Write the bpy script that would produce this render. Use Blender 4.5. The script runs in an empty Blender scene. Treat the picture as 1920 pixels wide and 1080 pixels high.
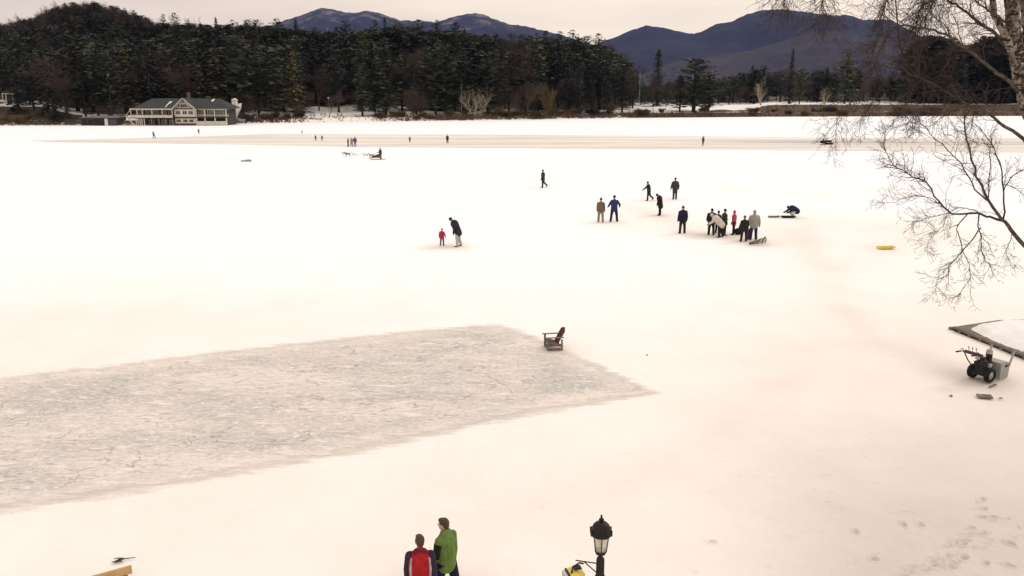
import bpy, math, random
import numpy as np
from mathutils import Vector, Matrix, noise as mn

scene = bpy.context.scene
C = scene.collection
PI = math.pi
rad = math.radians

# ------------------------------------------------------------------ camera
F, H, YH = 1600.0, 9.3, 172.0            # focal length in photo pixels, eye height, horizon row
P = math.atan((540 - YH) / F)
cam_d = bpy.data.cameras.new('camera')
cam = bpy.data.objects.new('camera', cam_d); C.objects.link(cam)
cam.location = (0, 0, H); cam.rotation_euler = (PI/2 - P, 0, 0)
cam_d.sensor_width = 36; cam_d.lens = 36 * F / 1920
cam_d.clip_start = 0.1; cam_d.clip_end = 30000
scene.camera = cam
CP, SP = math.cos(P), math.sin(P)

def ray(px, py):
    a, b = (px - 960) / F, (540 - py) / F
    return Vector((a, CP + b * SP, -SP + b * CP))
def G(px, py, z=0.0):                    # photo pixel to a point on the level z
    r = ray(px, py); t = (z - H) / r.z
    return Vector((r.x * t, r.y * t, z))
def A(px, py, Y):                        # photo pixel to a point at distance Y
    r = ray(px, py); t = Y / r.y
    return Vector((r.x * t, Y, H + r.z * t))
def proj(x, y, z):
    d = y * CP - (z - H) * SP
    return 960 + F * x / d, 540 - F * (y * SP + (z - H) * CP) / d
def depth(y, z=0): return y * CP - (z - H) * SP

# ------------------------------------------------------------------ world, sun, exposure
SUN_EL, SUN_AZ = rad(38), rad(62)        # a veiled sun to the right and a little behind the far shore
w = bpy.data.worlds.new('World'); scene.world = w; w.use_nodes = True
nt = w.node_tree; nt.nodes.clear()
def N(nt, t, **k):
    n = nt.nodes.new(t)
    for a, b in k.items():
        if a.startswith('i_'): n.inputs[a[2:].replace('_', ' ')].default_value = b
        else: setattr(n, a, b)
    return n
L = nt.links.new
sky = N(nt, 'ShaderNodeTexSky', sky_type='NISHITA', sun_disc=False, sun_elevation=SUN_EL, sun_rotation=SUN_AZ)
b1 = N(nt, 'ShaderNodeBackground', i_Strength=0.1); L(sky.outputs[0], b1.inputs[0])
tc = N(nt, 'ShaderNodeTexCoord')
sep = N(nt, 'ShaderNodeSeparateXYZ'); L(tc.outputs['Generated'], sep.inputs[0])
# overcast layer: warmer and darker to the left and near the horizon, brighter overhead
mpx = N(nt, 'ShaderNodeMapping'); mpx.inputs['Scale'].default_value = (2, 2, 14); L(tc.outputs['Generated'], mpx.inputs[0])
cn = N(nt, 'ShaderNodeTexNoise', i_Scale=2.4, i_Detail=5.0, i_Roughness=0.5); L(mpx.outputs[0], cn.inputs[0])
xr = N(nt, 'ShaderNodeMapRange'); xr.inputs['From Min'].default_value = -0.55; xr.inputs['From Max'].default_value = 0.02; L(sep.outputs['X'], xr.inputs[0])
m1 = N(nt, 'ShaderNodeMix', data_type='RGBA'); L(xr.outputs[0], m1.inputs['Factor'])
m1.inputs['A'].default_value = (0.93, 0.77, 0.66, 1); m1.inputs['B'].default_value = (1.16, 0.98, 0.80, 1)
zr = N(nt, 'ShaderNodeMapRange'); zr.inputs['From Min'].default_value = 0.12; zr.inputs['From Max'].default_value = 0.7; L(sep.outputs['Z'], zr.inputs[0])
m2 = N(nt, 'ShaderNodeMix', data_type='RGBA'); L(zr.outputs[0], m2.inputs['Factor']); L(m1.outputs['Result'], m2.inputs['A'])
m2.inputs['B'].default_value = (1.22, 1.13, 1.04, 1)
m3 = N(nt, 'ShaderNodeMix', data_type='RGBA', blend_type='MULTIPLY'); m3.inputs['Factor'].default_value = 1
cr = N(nt, 'ShaderNodeMapRange'); cr.inputs['From Min'].default_value = 0.3; cr.inputs['From Max'].default_value = 0.7; cr.inputs['To Min'].default_value = 0.90; cr.inputs['To Max'].default_value = 1.05
L(cn.outputs[0], cr.inputs[0]); L(m2.outputs['Result'], m3.inputs['A']); L(cr.outputs[0], m3.inputs['B'])
b2 = N(nt, 'ShaderNodeBackground', i_Strength=1.0); L(m3.outputs['Result'], b2.inputs[0])
mx = N(nt, 'ShaderNodeMixShader'); mx.inputs[0].default_value = 0.93
L(b1.outputs[0], mx.inputs[1]); L(b2.outputs[0], mx.inputs[2])
wo = N(nt, 'ShaderNodeOutputWorld'); L(mx.outputs[0], wo.inputs[0])

sd = bpy.data.lights.new('sun', 'SUN'); sun = bpy.data.objects.new('sun', sd); C.objects.link(sun)
sd.energy = 0.7; sd.angle = rad(14); sd.color = (1, 0.95, 0.88)
sv = Vector((math.sin(SUN_AZ) * math.cos(SUN_EL), math.cos(SUN_AZ) * math.cos(SUN_EL), math.sin(SUN_EL)))
sun.rotation_euler = sv.to_track_quat('Z', 'Y').to_euler()
scene.view_settings.view_transform = 'Standard'; scene.view_settings.look = 'None'
scene.view_settings.exposure = 0.0; scene.view_settings.gamma = 1
scene.render.engine = 'CYCLES'
scene.cycles.max_bounces = 6; scene.cycles.transparent_max_bounces = 12; scene.cycles.volume_bounces = 0

# ------------------------------------------------------------------ helpers
def ss(x, a, b):
    t = np.clip((np.asarray(x, float) - a) / (b - a), 0, 1)
    return t * t * (3 - 2 * t)
class MB:
    def __init__(s): s.v = []; s.f = []; s.m = []
    def add(s, vs, fs, mi=0):
        o = len(s.v); s.v += [tuple(v) for v in vs]; s.f += [tuple(i + o for i in f) for f in fs]; s.m += [mi] * len(fs); return s
    def box(s, c, d, rot=None, mi=0):
        x, y, z = d[0]/2, d[1]/2, d[2]/2
        vs = [Vector((i*x, j*y, k*z)) for i in (-1,1) for j in (-1,1) for k in (-1,1)]
        if rot: vs = [rot @ v for v in vs]
        vs = [v + Vector(c) for v in vs]
        return s.add(vs, [(0,1,3,2),(4,6,7,5),(0,4,5,1),(2,3,7,6),(0,2,6,4),(1,5,7,3)], mi)
    def b2(s, x0, x1, y0, y1, z0, z1, mi=0): return s.box(((x0+x1)/2,(y0+y1)/2,(z0+z1)/2),(abs(x1-x0),abs(y1-y0),abs(z1-z0)),None,mi)
    def bar(s, p, q, w, h=None, mi=0, up=Vector((0,0,1))):
        p, q = Vector(p), Vector(q); h = h or w; d = q - p
        z = d.normalized(); u = up if abs(z.dot(up)) < .98 else Vector((0,1,0))
        x = z.cross(u).normalized(); y = x.cross(z)
        R = Matrix((x, y, z)).transposed()
        return s.box((p+q)/2, (w, h, d.length), R, mi)
    def tube(s, pts, rs, n=8, mi=0, cap=True):
        pts = [Vector(p) for p in pts]
        if not hasattr(rs, '__len__'): rs = [rs]*len(pts)
        o = len(s.v); t = (pts[1]-pts[0]).normalized()
        u = Vector((0,0,1)) if abs(t.z) < .9 else Vector((1,0,0))
        x = t.cross(u).normalized()
        for i, p in enumerate(pts):
            if i < len(pts)-1: t = (pts[i+1]-p).normalized()
            x = (x - t*x.dot(t)); x = x.normalized() if x.length > 1e-6 else t.orthogonal().normalized()
            y = t.cross(x)
            for k in range(n):
                a = 2*PI*k/n; q = p + (x*math.cos(a)+y*math.sin(a))*rs[i]; s.v.append((q.x,q.y,q.z))
        for i in range(len(pts)-1):
            for k in range(n):
                s.f.append((o+i*n+k, o+i*n+(k+1)%n, o+(i+1)*n+(k+1)%n, o+(i+1)*n+k)); s.m.append(mi)
        if cap:
            s.f.append(tuple(o+k for k in reversed(range(n)))); s.f.append(tuple(o+(len(pts)-1)*n+k for k in range(n))); s.m += [mi]*2
        return s
    def ell(s, c, r, n=12, m=8, rot=None, mi=0):
        vs = []; fs = []; c = Vector(c)
        vs.append(Vector((0,0,r[2])))
        for i in range(1, m):
            th = PI*i/m
            for k in range(n):
                a = 2*PI*k/n; vs.append(Vector((r[0]*math.sin(th)*math.cos(a), r[1]*math.sin(th)*math.sin(a), r[2]*math.cos(th))))
        vs.append(Vector((0,0,-r[2])))
        if rot: vs = [rot @ v for v in vs]
        for k in range(n): fs.append((0, 1+k, 1+(k+1)%n))
        for i in range(m-2):
            for k in range(n):
                a = 1+i*n; fs.append((a+k, a+n+k, a+n+(k+1)%n, a+(k+1)%n))
        a = 1+(m-2)*n; e = len(vs)-1
        for k in range(n): fs.append((a+k, e, a+(k+1)%n))
        return s.add([v+c for v in vs], fs, mi)
    def cap(s, p, q, r0, r1, n=10):
        p, q = Vector(p), Vector(q); d = (q-p)
        if d.length < 1e-5: return s.ell(p, (r0,)*3, n, 6)
        z = d.normalized(); pts = []; rs = []
        for i in range(4):
            a = PI/2*(i+.35)/4; pts.append(p - z*r0*math.cos(a)); rs.append(r0*math.sin(a))
        pts.append(p); rs.append(r0); pts.append(q); rs.append(r1)
        for i in range(3, -1, -1):
            a = PI/2*(i+.35)/4; pts.append(q + z*r1*math.cos(a)); rs.append(r1*math.sin(a))
        return s.tube(pts, rs, n)
    def lathe(s, prof, n=24, c=(0,0,0), mi=0):
        return s.tube([(c[0],c[1],c[2]+z) for r, z in prof], [r for r, z in prof], n, mi)
    def mesh(s, name, smooth=False):
        me = bpy.data.meshes.new(name); me.from_pydata(s.v, [], s.f)
        me.polygons.foreach_set('material_index', s.m)
        me.polygons.foreach_set('use_smooth', [smooth]*len(s.f)); me.update(); return me
    def build(s, name, mats, parent=None, smooth=False, loc=None):
        me = s.mesh(name, smooth)
        return link(name, me, mats, parent, loc)
def link(name, me, mats, parent=None, loc=None):
    if not isinstance(mats, (list, tuple)): mats = [mats]
    if len(me.materials) == 0:
        for m in mats: me.materials.append(m)
    o = bpy.data.objects.new(name, me); C.objects.link(o)
    if parent: o.parent = parent
    if loc is not None: o.location = loc
    return o
def tag(o, label=None, cat=None, group=None, kind=None):
    if label: o['label'] = label
    if cat: o['category'] = cat
    if group: o['group'] = group
    if kind: o['kind'] = kind
    return o
def empty(name, loc, label, cat, group=None, rz=0):
    o = bpy.data.objects.new(name, None); C.objects.link(o); o.location = loc; o.rotation_euler = (0,0,rz)
    o.empty_display_size = .2
    return tag(o, label, cat, group)
def copy_tree(o, parent=None):
    c = o.copy(); C.objects.link(c); c.parent = parent
    for ch in list(o.children): copy_tree(ch, c)
    return c

def mat(name, col, rough=.7, col2=None, scale=4., amt=.5, bump=0., bscale=None, metal=0., rand=0., spec=None, coord='Object'):
    m = bpy.data.materials.new(name); m.use_nodes = True; nt = m.node_tree; b = nt.nodes['Principled BSDF']; L = nt.links.new
    b.inputs['Roughness'].default_value = rough; b.inputs['Metallic'].default_value = metal
    if spec is not None: b.inputs['Specular IOR Level'].default_value = spec
    b.inputs['Base Color'].default_value = (*col, 1)
    tc = N(nt, 'ShaderNodeTexCoord')
    if col2 is None: col2 = tuple(c*.75 for c in col)
    n = N(nt, 'ShaderNodeTexNoise', i_Scale=scale, i_Detail=5.0, i_Roughness=.6); L(tc.outputs[coord], n.inputs[0])
    r = N(nt, 'ShaderNodeMapRange'); r.inputs['From Min'].default_value = .5-.25*amt-.05; r.inputs['From Max'].default_value = .5+.25*amt; L(n.outputs[0], r.inputs[0])
    x = N(nt, 'ShaderNodeMix', data_type='RGBA'); x.inputs['A'].default_value = (*col,1); x.inputs['B'].default_value = (*col2,1); L(r.outputs[0], x.inputs['Factor'])
    out = x.outputs['Result']
    if rand:
        oi = N(nt, 'ShaderNodeObjectInfo'); hs = N(nt, 'ShaderNodeHueSaturation')
        mr = N(nt, 'ShaderNodeMapRange'); mr.inputs['To Min'].default_value = 1-rand; mr.inputs['To Max'].default_value = 1+rand; L(oi.outputs['Random'], mr.inputs[0])
        mh = N(nt, 'ShaderNodeMath', operation='MULTIPLY_ADD'); L(oi.outputs['Random'], mh.inputs[0]); mh.inputs[1].default_value = -.05*rand*2; mh.inputs[2].default_value = .5+.035
        L(mr.outputs[0], hs.inputs['Value']); L(mh.outputs[0], hs.inputs['Hue']); L(out, hs.inputs['Color']); out = hs.outputs[0]
    L(out, b.inputs['Base Color'])
    if bump:
        n2 = N(nt, 'ShaderNodeTexNoise', i_Scale=bscale or scale*3, i_Detail=4.0); L(tc.outputs[coord], n2.inputs[0])
        bp = N(nt, 'ShaderNodeBump', i_Strength=min(bump,1.), i_Distance=.02 if bump<=1 else .02*bump); L(n2.outputs[0], bp.inputs['Height']); L(bp.outputs[0], b.inputs['Normal'])
    return m

# ------------------------------------------------------------------ shape of the land
def interp(tab):
    a = np.array(tab, float); return lambda x: np.interp(x, a[:,0], a[:,1])
SHORE = interp([(-400,237),(240,235.5),(440,232),(560,230.5),(800,227),(960,224.5),(1200,221),(1440,219),(1700,218),(1920,217.5),(2400,217)])
SKYL = interp([(-200,60),(0,36),(25,40),(60,30),(85,28),(115,7),(150,1),(190,-1),(230,6),(270,20),(300,31),(350,31),(400,32),(450,36),(485,32),(530,38),(570,42),(600,46),(650,47),(700,42),(740,37),(800,41),(850,46),(900,52),(950,62),(1000,66),(1035,58),(1060,62),(1075,62),(1100,70),(1125,70),(1145,82),(1165,95),(1185,112),(1198,140),(1210,165)])
def Ys(px): return H / np.tan(P + np.arctan((SHORE(px)-540)/F))
def Yb(px): return Ys(px) + 110 + 130*(1-ss(px, 260, 420))      # ridge of the wooded rise
TH = 17.0
def tz(px, Y):
    """height of the land at photo bearing px and distance Y"""
    px = np.asarray(px, float); Y = np.asarray(Y, float)
    d = Y - Ys(px); yb = Yb(px)
    zr = np.clip(H + (YH - SKYL(px))/F*yb*CP - TH, 3.5, 60)
    zf = 1.3*ss(d, 0, 4) + 2.0*ss(d, 4, 45) + np.maximum(zr-3.3, 0)*ss(d, 30, yb-Ys(px)) 
    zf = zf + 3.2*ss(d, 5, 26)*ss(-px, -150, -60)
    zf = zf*(1-.9*ss(d, 320, 900))
    st = ss(px, 1400, 1450)
    zg = 1.5*ss(d, 0, 9) + (2.6*ss(d, 14, 30))*st + (1-st)*1.6*ss(d, 5, 60) + 0.8*ss(d, 60, 150)
    wt = ss(px, 1168, 1215)
    return zf*(1-wt) + zg*wt - .35*(1-ss(d, -3, 0))
def land(px, Y):
    x = (px-960)*CP/F*Y
    return Vector((x, Y, float(tz(px, Y))))

def grid_mesh(name, X, Y, Z, attrs=None, smooth=True):
    ny, nx = X.shape
    me = bpy.data.meshes.new(name); n = nx*ny
    me.vertices.add(n); me.vertices.foreach_set('co', np.stack([X,Y,Z],-1).reshape(-1).astype(np.float32))
    i = np.arange((ny-1)*(nx-1)); r = i//(nx-1); c = i%(nx-1); a = r*nx+c
    q = np.stack([a, a+1, a+nx+1, a+nx], -1)
    me.loops.add(q.size); me.loops.foreach_set('vertex_index', q.reshape(-1).astype(np.int32))
    me.polygons.add(len(q)); me.polygons.foreach_set('loop_start', (np.arange(len(q))*4).astype(np.int32))
    me.polygons.foreach_set('use_smooth', np.full(len(q), smooth))
    me.update(calc_edges=True); me.validate()
    for k, v in (attrs or {}).items():
        at = me.attributes.new(k, 'FLOAT', 'POINT'); at.data.foreach_set('value', v.reshape(-1).astype(np.float32))
    return me

rng = np.random.default_rng(5); random.seed(5)
def fbm(X, Y, s, seed=0, oct=4):
    """cheap value noise on arrays"""
    out = np.zeros_like(X, float); amp = 1.; tot = 0
    for o in range(oct):
        r = np.random.default_rng(seed*17+o); T = r.random((256,256))
        u = X*s; v = Y*s; i = np.floor(u).astype(int); j = np.floor(v).astype(int); fu = u-i; fv = v-j
        fu = fu*fu*(3-2*fu); fv = fv*fv*(3-2*fv)
        g = lambda a, b: T[a%256, b%256]
        out += amp*((g(i,j)*(1-fu)+g(i+1,j)*fu)*(1-fv)+(g(i,j+1)*(1-fu)+g(i+1,j+1)*fu)*fv); tot += amp
        amp *= .5; s *= 2.03
    return out/tot

# ------------------------------------------------------------------ snow on the lake
def m_snow():
    m = bpy.data.materials.new('lake snow'); m.use_nodes = True; nt = m.node_tree; b = nt.nodes['Principled BSDF']; L = nt.links.new
    b.inputs['Roughness'].default_value = .85; b.inputs['Specular IOR Level'].default_value = .15
    at = N(nt, 'ShaderNodeAttribute', attribute_name='tread_shade'); gc = N(nt, 'ShaderNodeTexCoord')
    n = N(nt, 'ShaderNodeTexNoise', i_Scale=.35, i_Detail=7.0, i_Roughness=.62); L(gc.outputs['Object'], n.inputs[0])
    a = N(nt, 'ShaderNodeMath', operation='MULTIPLY_ADD'); L(n.outputs[0], a.inputs[0]); a.inputs[1].default_value = .34; a.inputs[2].default_value = -.17
    s = N(nt, 'ShaderNodeMath', operation='ADD', use_clamp=True); L(at.outputs['Fac'], s.inputs[0]); L(a.outputs[0], s.inputs[1])
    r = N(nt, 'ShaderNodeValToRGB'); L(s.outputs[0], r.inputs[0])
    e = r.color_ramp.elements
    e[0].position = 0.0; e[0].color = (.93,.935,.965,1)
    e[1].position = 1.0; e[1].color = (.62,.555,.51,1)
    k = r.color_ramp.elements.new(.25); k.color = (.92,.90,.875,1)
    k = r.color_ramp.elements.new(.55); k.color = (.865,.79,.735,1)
    L(r.outputs[0], b.inputs['Base Color'])
    n1 = N(nt, 'ShaderNodeTexNoise', i_Scale=2.2, i_Detail=6.0, i_Roughness=.6); L(gc.outputs['Object'], n1.inputs[0])
    bp = N(nt, 'ShaderNodeBump', i_Strength=.35, i_Distance=.12); L(n1.outputs[0], bp.inputs['Height']); L(bp.outputs[0], b.inputs['Normal'])
    return m
M_SNOW = m_snow()
def gauss_line(px, py, pts, wid):
    """nearness (0..1) of bearings px,py to a polyline of the photo, used to lay out trails on the lake"""
    d = np.full(px.shape, 1e9)
    for (x0,y0),(x1,y1) in zip(pts[:-1], pts[1:]):
        dx, dy = x1-x0, y1-y0; t = np.clip(((px-x0)*dx+(py-y0)*dy)/(dx*dx+dy*dy), 0, 1)
        e = np.hypot(px-x0-t*dx, (py-y0-t*dy)*3.0); d = np.minimum(d, e)
    return np.exp(-(d/wid)**2)
pxg = np.linspace(-500, 2450, 420); Yg = np.concatenate([np.linspace(2, 10, 20), np.exp(np.linspace(np.log(10.15), np.log(345), 520))])
PXG, YG = np.meshgrid(pxg, Yg)
XG = (PXG-960)*CP/F*YG
ppx, ppy = proj(XG, YG, np.zeros_like(XG))
def tread_shade_of(XG, YG):  # snow tint: trodden trails plus painted vignette and contact shade
    ppx, ppy = proj(XG, YG, np.zeros_like(XG))
    big = fbm(XG, YG, .06, 3)
    tread_shade = 0.52*ss(-YG, -56, -15) * (.66+.7*big)  # warmer, darker tint towards the near shore
    tread_shade += .20*ss(XG/np.maximum(YG,14), .0, .6)*ss(-YG, -120, -35)  # darkens to the right, lens vignette put into the snow colour
    tread_shade += .42*ss(XG, 2.8, 8.5)*ss(-YG, -26, -13)  # corner vignette painted over the trodden bank at lower right
    tread_shade += .16*gauss_line(ppx, ppy, [(700,300),(900,330),(1020,352),(1150,385),(1240,405),(1300,440)], 26)
    tread_shade += .22*gauss_line(ppx, ppy, [(1230,404),(1330,430),(1420,430),(1540,415),(1760,440)], 90)
    tread_shade += .16*gauss_line(ppx, ppy, [(1500,440),(1545,500),(1560,560),(1640,640),(1800,700)], 55)
    tread_shade += .26*gauss_line(ppx, ppy, [(1340,352),(1420,358),(1540,362),(1700,356)], 30)
    tread_shade += .25*gauss_line(ppx, ppy, [(790,464),(860,464)], 22)
    tread_shade += .10*gauss_line(ppx, ppy, [(60,600),(300,590),(700,580)], 120)
    mot = np.clip((fbm(XG, YG, .10, 61)-.5)*3.2+.5, 0, 1.3)
    tread_shade += .13*mot*gauss_line(ppx, ppy, [(1240,400),(1420,440),(1560,470),(1760,430),(1900,400)], 170)
    tread_shade += .12*mot*gauss_line(ppx, ppy, [(1480,430),(1530,490),(1560,570),(1500,680),(1380,780),(1200,900),(900,1000)], 120)
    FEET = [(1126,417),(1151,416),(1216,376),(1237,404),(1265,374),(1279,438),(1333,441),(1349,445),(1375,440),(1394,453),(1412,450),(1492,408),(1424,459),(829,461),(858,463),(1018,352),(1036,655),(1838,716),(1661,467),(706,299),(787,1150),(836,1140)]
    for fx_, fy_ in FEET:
        q_ = G(fx_, fy_); rr_ = 1.1 if fy_ > 380 else 1.6; tread_shade += .30*np.exp(-(((XG-q_.x)/rr_)**2+((YG-q_.y)/(rr_*1.2))**2))  # trampled snow and painted contact shadow under people and objects
    tread_shade -= .16*ss(YG, 50, 80)
    return tread_shade
tread_shade = tread_shade_of(XG, YG)
tread_shade = np.clip(tread_shade, 0, 1)
ZG = (fbm(XG, YG, .25, 9)-.5)*.10*ss(-YG, -90, -20)*ss(YG, 3, 9)
# scuffs and footprints on the trodden bank at the lower right: real dents
dent = []
for tr, wd in (([(1680,1079),(1720,1072),(1775,1052)],.7), ([(1700,1080),(1760,1068),(1800,1060)],.6), ([(1735,1056),(1800,1036)],.8), ([(1772,1022),(1812,1016)],1.), ([(1800,1008),(1850,996)],.8), ([(1828,942),(1872,930),(1912,912)],1.), ([(1880,905),(1925,893)],.8), ([(1878,883),(1930,878)],.9), ([(1815,960),(1850,950)],.6), ([(1560,1062),(1650,1040)],.3), ([(1840,985),(1925,960)],.5), ([(1760,1046),(1860,1020),(1925,1004)],.5)):
    for (x0, y0), (x1, y1) in zip(tr[:-1], tr[1:]):
        n = max(3, int(math.hypot(x1-x0, y1-y0)/7)); p0, p1 = G(x0, y0), G(x1, y1); th = math.atan2(p1.y-p0.y, p1.x-p0.x)
        for i in range(n):
            q = p0.lerp(p1, (i+random.random())/n); dent.append((q.x+random.gauss(0,.03), q.y+random.gauss(0,.06), random.uniform(.03,.06), random.uniform(.07,.16), random.uniform(.02,.06)*wd, th+random.gauss(0,.25)))
for bx0, by0 in ((1788,1058),(1808,1048),(1806,1022),(1845,955),(1842,972),(1862,972),(1822,992),(1888,943),(1893,1062),(1895,1022),(1850,1058),(1335,1015),(1605,998),(1640,1050),(1695,985),(1726,985)):
    q = G(bx0, by0); dent.append((q.x, q.y, random.uniform(.04,.07), random.uniform(.06,.10), random.uniform(.05,.09), random.uniform(0,3)))
for k in range(110):
    bx_, by_ = G(random.uniform(560,1900), random.uniform(760,1085)).xy
    dent.append((bx_, by_, random.uniform(.04,.09), random.uniform(.08,.2), random.uniform(.006,.02), random.uniform(-.6,.9)))
fx = np.linspace(-2.0, 11.5, 620); fy = np.linspace(10.6, 23.5, 600)
FX, FY = np.meshgrid(fx, fy)
def lake_z(X, Y): return (fbm(X, Y, .25, 9)-.5)*.10*ss(-Y, -90, -20)*ss(Y, 3, 9)
zf_ = lake_z(FX, FY)
dz = np.zeros_like(FX)
for (x, y, a, b, d, t) in dent:
    ix = (abs(fx-x) < .9); iy = (abs(fy-y) < .9)
    sx = FX[np.ix_(iy, ix)]-x; sy = FY[np.ix_(iy, ix)]-y
    u = sx*math.cos(t)+sy*math.sin(t); v = -sx*math.sin(t)+sy*math.cos(t); q = (u/b)**2+(v/a)**2
    dz[np.ix_(iy, ix)] += -d*np.exp(-q*1.2) + d*.45*np.exp(-((np.sqrt(q)-1.7)/.45)**2)
dz += (fbm(FX, FY, 4.0, 21)-.5)*.035*ss(FX/FY, .33, .55)*ss(-FY,-21,-15)
edge = np.minimum(np.minimum(FX-fx[0], fx[-1]-FX), np.minimum(FY-fy[0], fy[-1]-FY)); em = ss(edge, 0, .6)
ftread_shade = tread_shade_of(FX, FY)
ftread_shade = np.clip(ftread_shade + em*np.clip(-dz*3.2, 0, .25), 0, 1)  # tint deepens with the depth of the dents
inner = (XG > fx[0]+.5) & (XG < fx[-1]-.5) & (YG > fy[0]+.5) & (YG < fy[-1]-.5)
ZG = np.where(inner, ZG-.25, ZG)
tag(link('frozen_lake', grid_mesh('frozen_lake', XG, YG, ZG, {'tread_shade': tread_shade}), M_SNOW), 'white snow lying over the frozen lake', kind='structure')
tag(link('trodden_snow', grid_mesh('trodden_snow', FX, FY, zf_+em*dz+.004, {'tread_shade': ftread_shade}), M_SNOW), 'trodden snow with scuffs and footprints close to the shore', kind='structure')

# ------------------------------------------------------------------ ice
def m_ice(name, c0, c1, c2, far=False):
    m = bpy.data.materials.new(name); m.use_nodes = True; nt = m.node_tree; b = nt.nodes['Principled BSDF']; L = nt.links.new
    b.inputs['Roughness'].default_value = .55; b.inputs['Specular IOR Level'].default_value = .3
    gc = N(nt, 'ShaderNodeTexCoord')
    def noise(scale, sc=(1,1,1), rot=0, detail=4., dist=0.):
        mp = N(nt, 'ShaderNodeMapping'); mp.inputs['Scale'].default_value = sc; mp.inputs['Rotation'].default_value = (0,0,rot); L(gc.outputs['Object'], mp.inputs[0])
        n = N(nt, 'ShaderNodeTexNoise', i_Scale=scale, i_Detail=detail, i_Roughness=.62, i_Distortion=dist); L(mp.outputs[0], n.inputs[0]); return n.outputs[0]
    def rng_(x, a, b_, c=0., d=1.):
        r = N(nt, 'ShaderNodeMapRange'); r.inputs['From Min'].default_value = a; r.inputs['From Max'].default_value = b_; r.inputs['To Min'].default_value = c; r.inputs['To Max'].default_value = d; L(x, r.inputs[0]); return r.outputs[0]
    def mix(a, b_, f):
        x = N(nt, 'ShaderNodeMix', data_type='RGBA'); 
        for s_, v in (('A',a),('B',b_)):
            if isinstance(v, tuple): x.inputs[s_].default_value = (*v,1)
            else: L(v, x.inputs[s_])
        L(f, x.inputs['Factor']); return x.outputs['Result']
    def mth(op, a, b_):
        x = N(nt, 'ShaderNodeMath', operation=op)
        for i, v in enumerate((a,b_)):
            if isinstance(v, float): x.inputs[i].default_value = v
            else: L(v, x.inputs[i])
        return x.outputs[0]
    if far:
        base = mix(c0, c1, rng_(noise(.06, (.35,3.,1), .02), .42, .58))
        base = mix(base, c2, rng_(noise(.1, (.12,5.,1), .03, 3.), .52, .62))
        at2 = N(nt, 'ShaderNodeAttribute', attribute_name='grey'); base = mix(base, (.40,.40,.41), at2.outputs['Fac'])
        base = mix(base, (.90,.86,.80), rng_(noise(.10, (.12,4.,1), .015, 4.), .50, .58, 0., .9))
    else:
        base = mix(c0, c1, rng_(noise(.24, (.8,1.5,1), .2, 7., .5), .38, .58))
        for k, (rot, sc) in enumerate(((.12,(1.,3.6,1)),(-.35,(1.,4,1)),(.7,(1.1,5,1)),(1.9,(1.,5,1)))):
            base = mix(base, c2, rng_(noise(2.1+.5*k, sc, rot, 3., .9), .60, .70, 0., .8))
        vo = N(nt, 'ShaderNodeTexVoronoi', feature='DISTANCE_TO_EDGE', i_Scale=1.3)
        mp = N(nt, 'ShaderNodeMapping'); mp.inputs['Rotation'].default_value = (0,0,.3); mp.inputs['Scale'].default_value = (.8,1.7,1)
        nv = N(nt, 'ShaderNodeTexNoise', i_Scale=.9, i_Detail=3.0); L(gc.outputs['Object'], nv.inputs[0])
        av = N(nt, 'ShaderNodeVectorMath', operation='MULTIPLY_ADD'); L(nv.outputs['Color'], av.inputs[0]); av.inputs[1].default_value = (1.7,1.7,0); L(gc.outputs['Object'], av.inputs[2])
        L(av.outputs[0], mp.inputs[0]); L(mp.outputs[0], vo.inputs['Vector'])
        base = mix(base, c2, mth('MULTIPLY', rng_(vo.outputs[0], .05, .0), rng_(noise(.8), .45, .6)))
        base = mix(base, (.86,.775,.70), rng_(noise(1.1, (1,3.2,1), .22, 6., .4), .54, .66, 0., .75))
        base = mix(base, (.88,.79,.715), rng_(noise(5.5, (1,1.8,1), .1, 5.), .52, .64, 0., .7))
        base = mix(base, (.42,.385,.36), rng_(noise(7.5, (1,2.2,1), .3, 4., .5), .60, .70, 0., .55))
        ae = N(nt, 'ShaderNodeAttribute', attribute_name='edge'); base = mix(base, (.85,.765,.70), rng_(ae.outputs['Fac'], 1.5, .05, 0., .7))
    L(base, b.inputs['Base Color'])
    bp = N(nt, 'ShaderNodeBump', i_Strength=.5, i_Distance=.04); L(noise(3.0, (1,2,1), .2, 5.), bp.inputs['Height']); L(bp.outputs[0], b.inputs['Normal'])
    at = N(nt, 'ShaderNodeAttribute', attribute_name='edge')
    wid = 3.5 if far else 1.4
    nn = mth('MULTIPLY_ADD', noise(.5 if far else 1.6, (1,2,1), .15, 5.), wid); 
    nt.nodes[-1]
    e = mth('ADD', at.outputs['Fac'], mth('MULTIPLY', mth('SUBTRACT', noise(.3 if far else 1.4, (.6,2,1), .15, 6.), .5), wid))
    fac = rng_(e, 0.0, wid*.45)
    tr = N(nt, 'ShaderNodeBsdfTransparent'); ms = N(nt, 'ShaderNodeMixShader'); L(fac, ms.inputs[0]); L(tr.outputs[0], ms.inputs[1]); L(b.outputs[0], ms.inputs[2])
    L(ms.outputs[0], nt.nodes['Material Output'].inputs[0])
    return m
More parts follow.
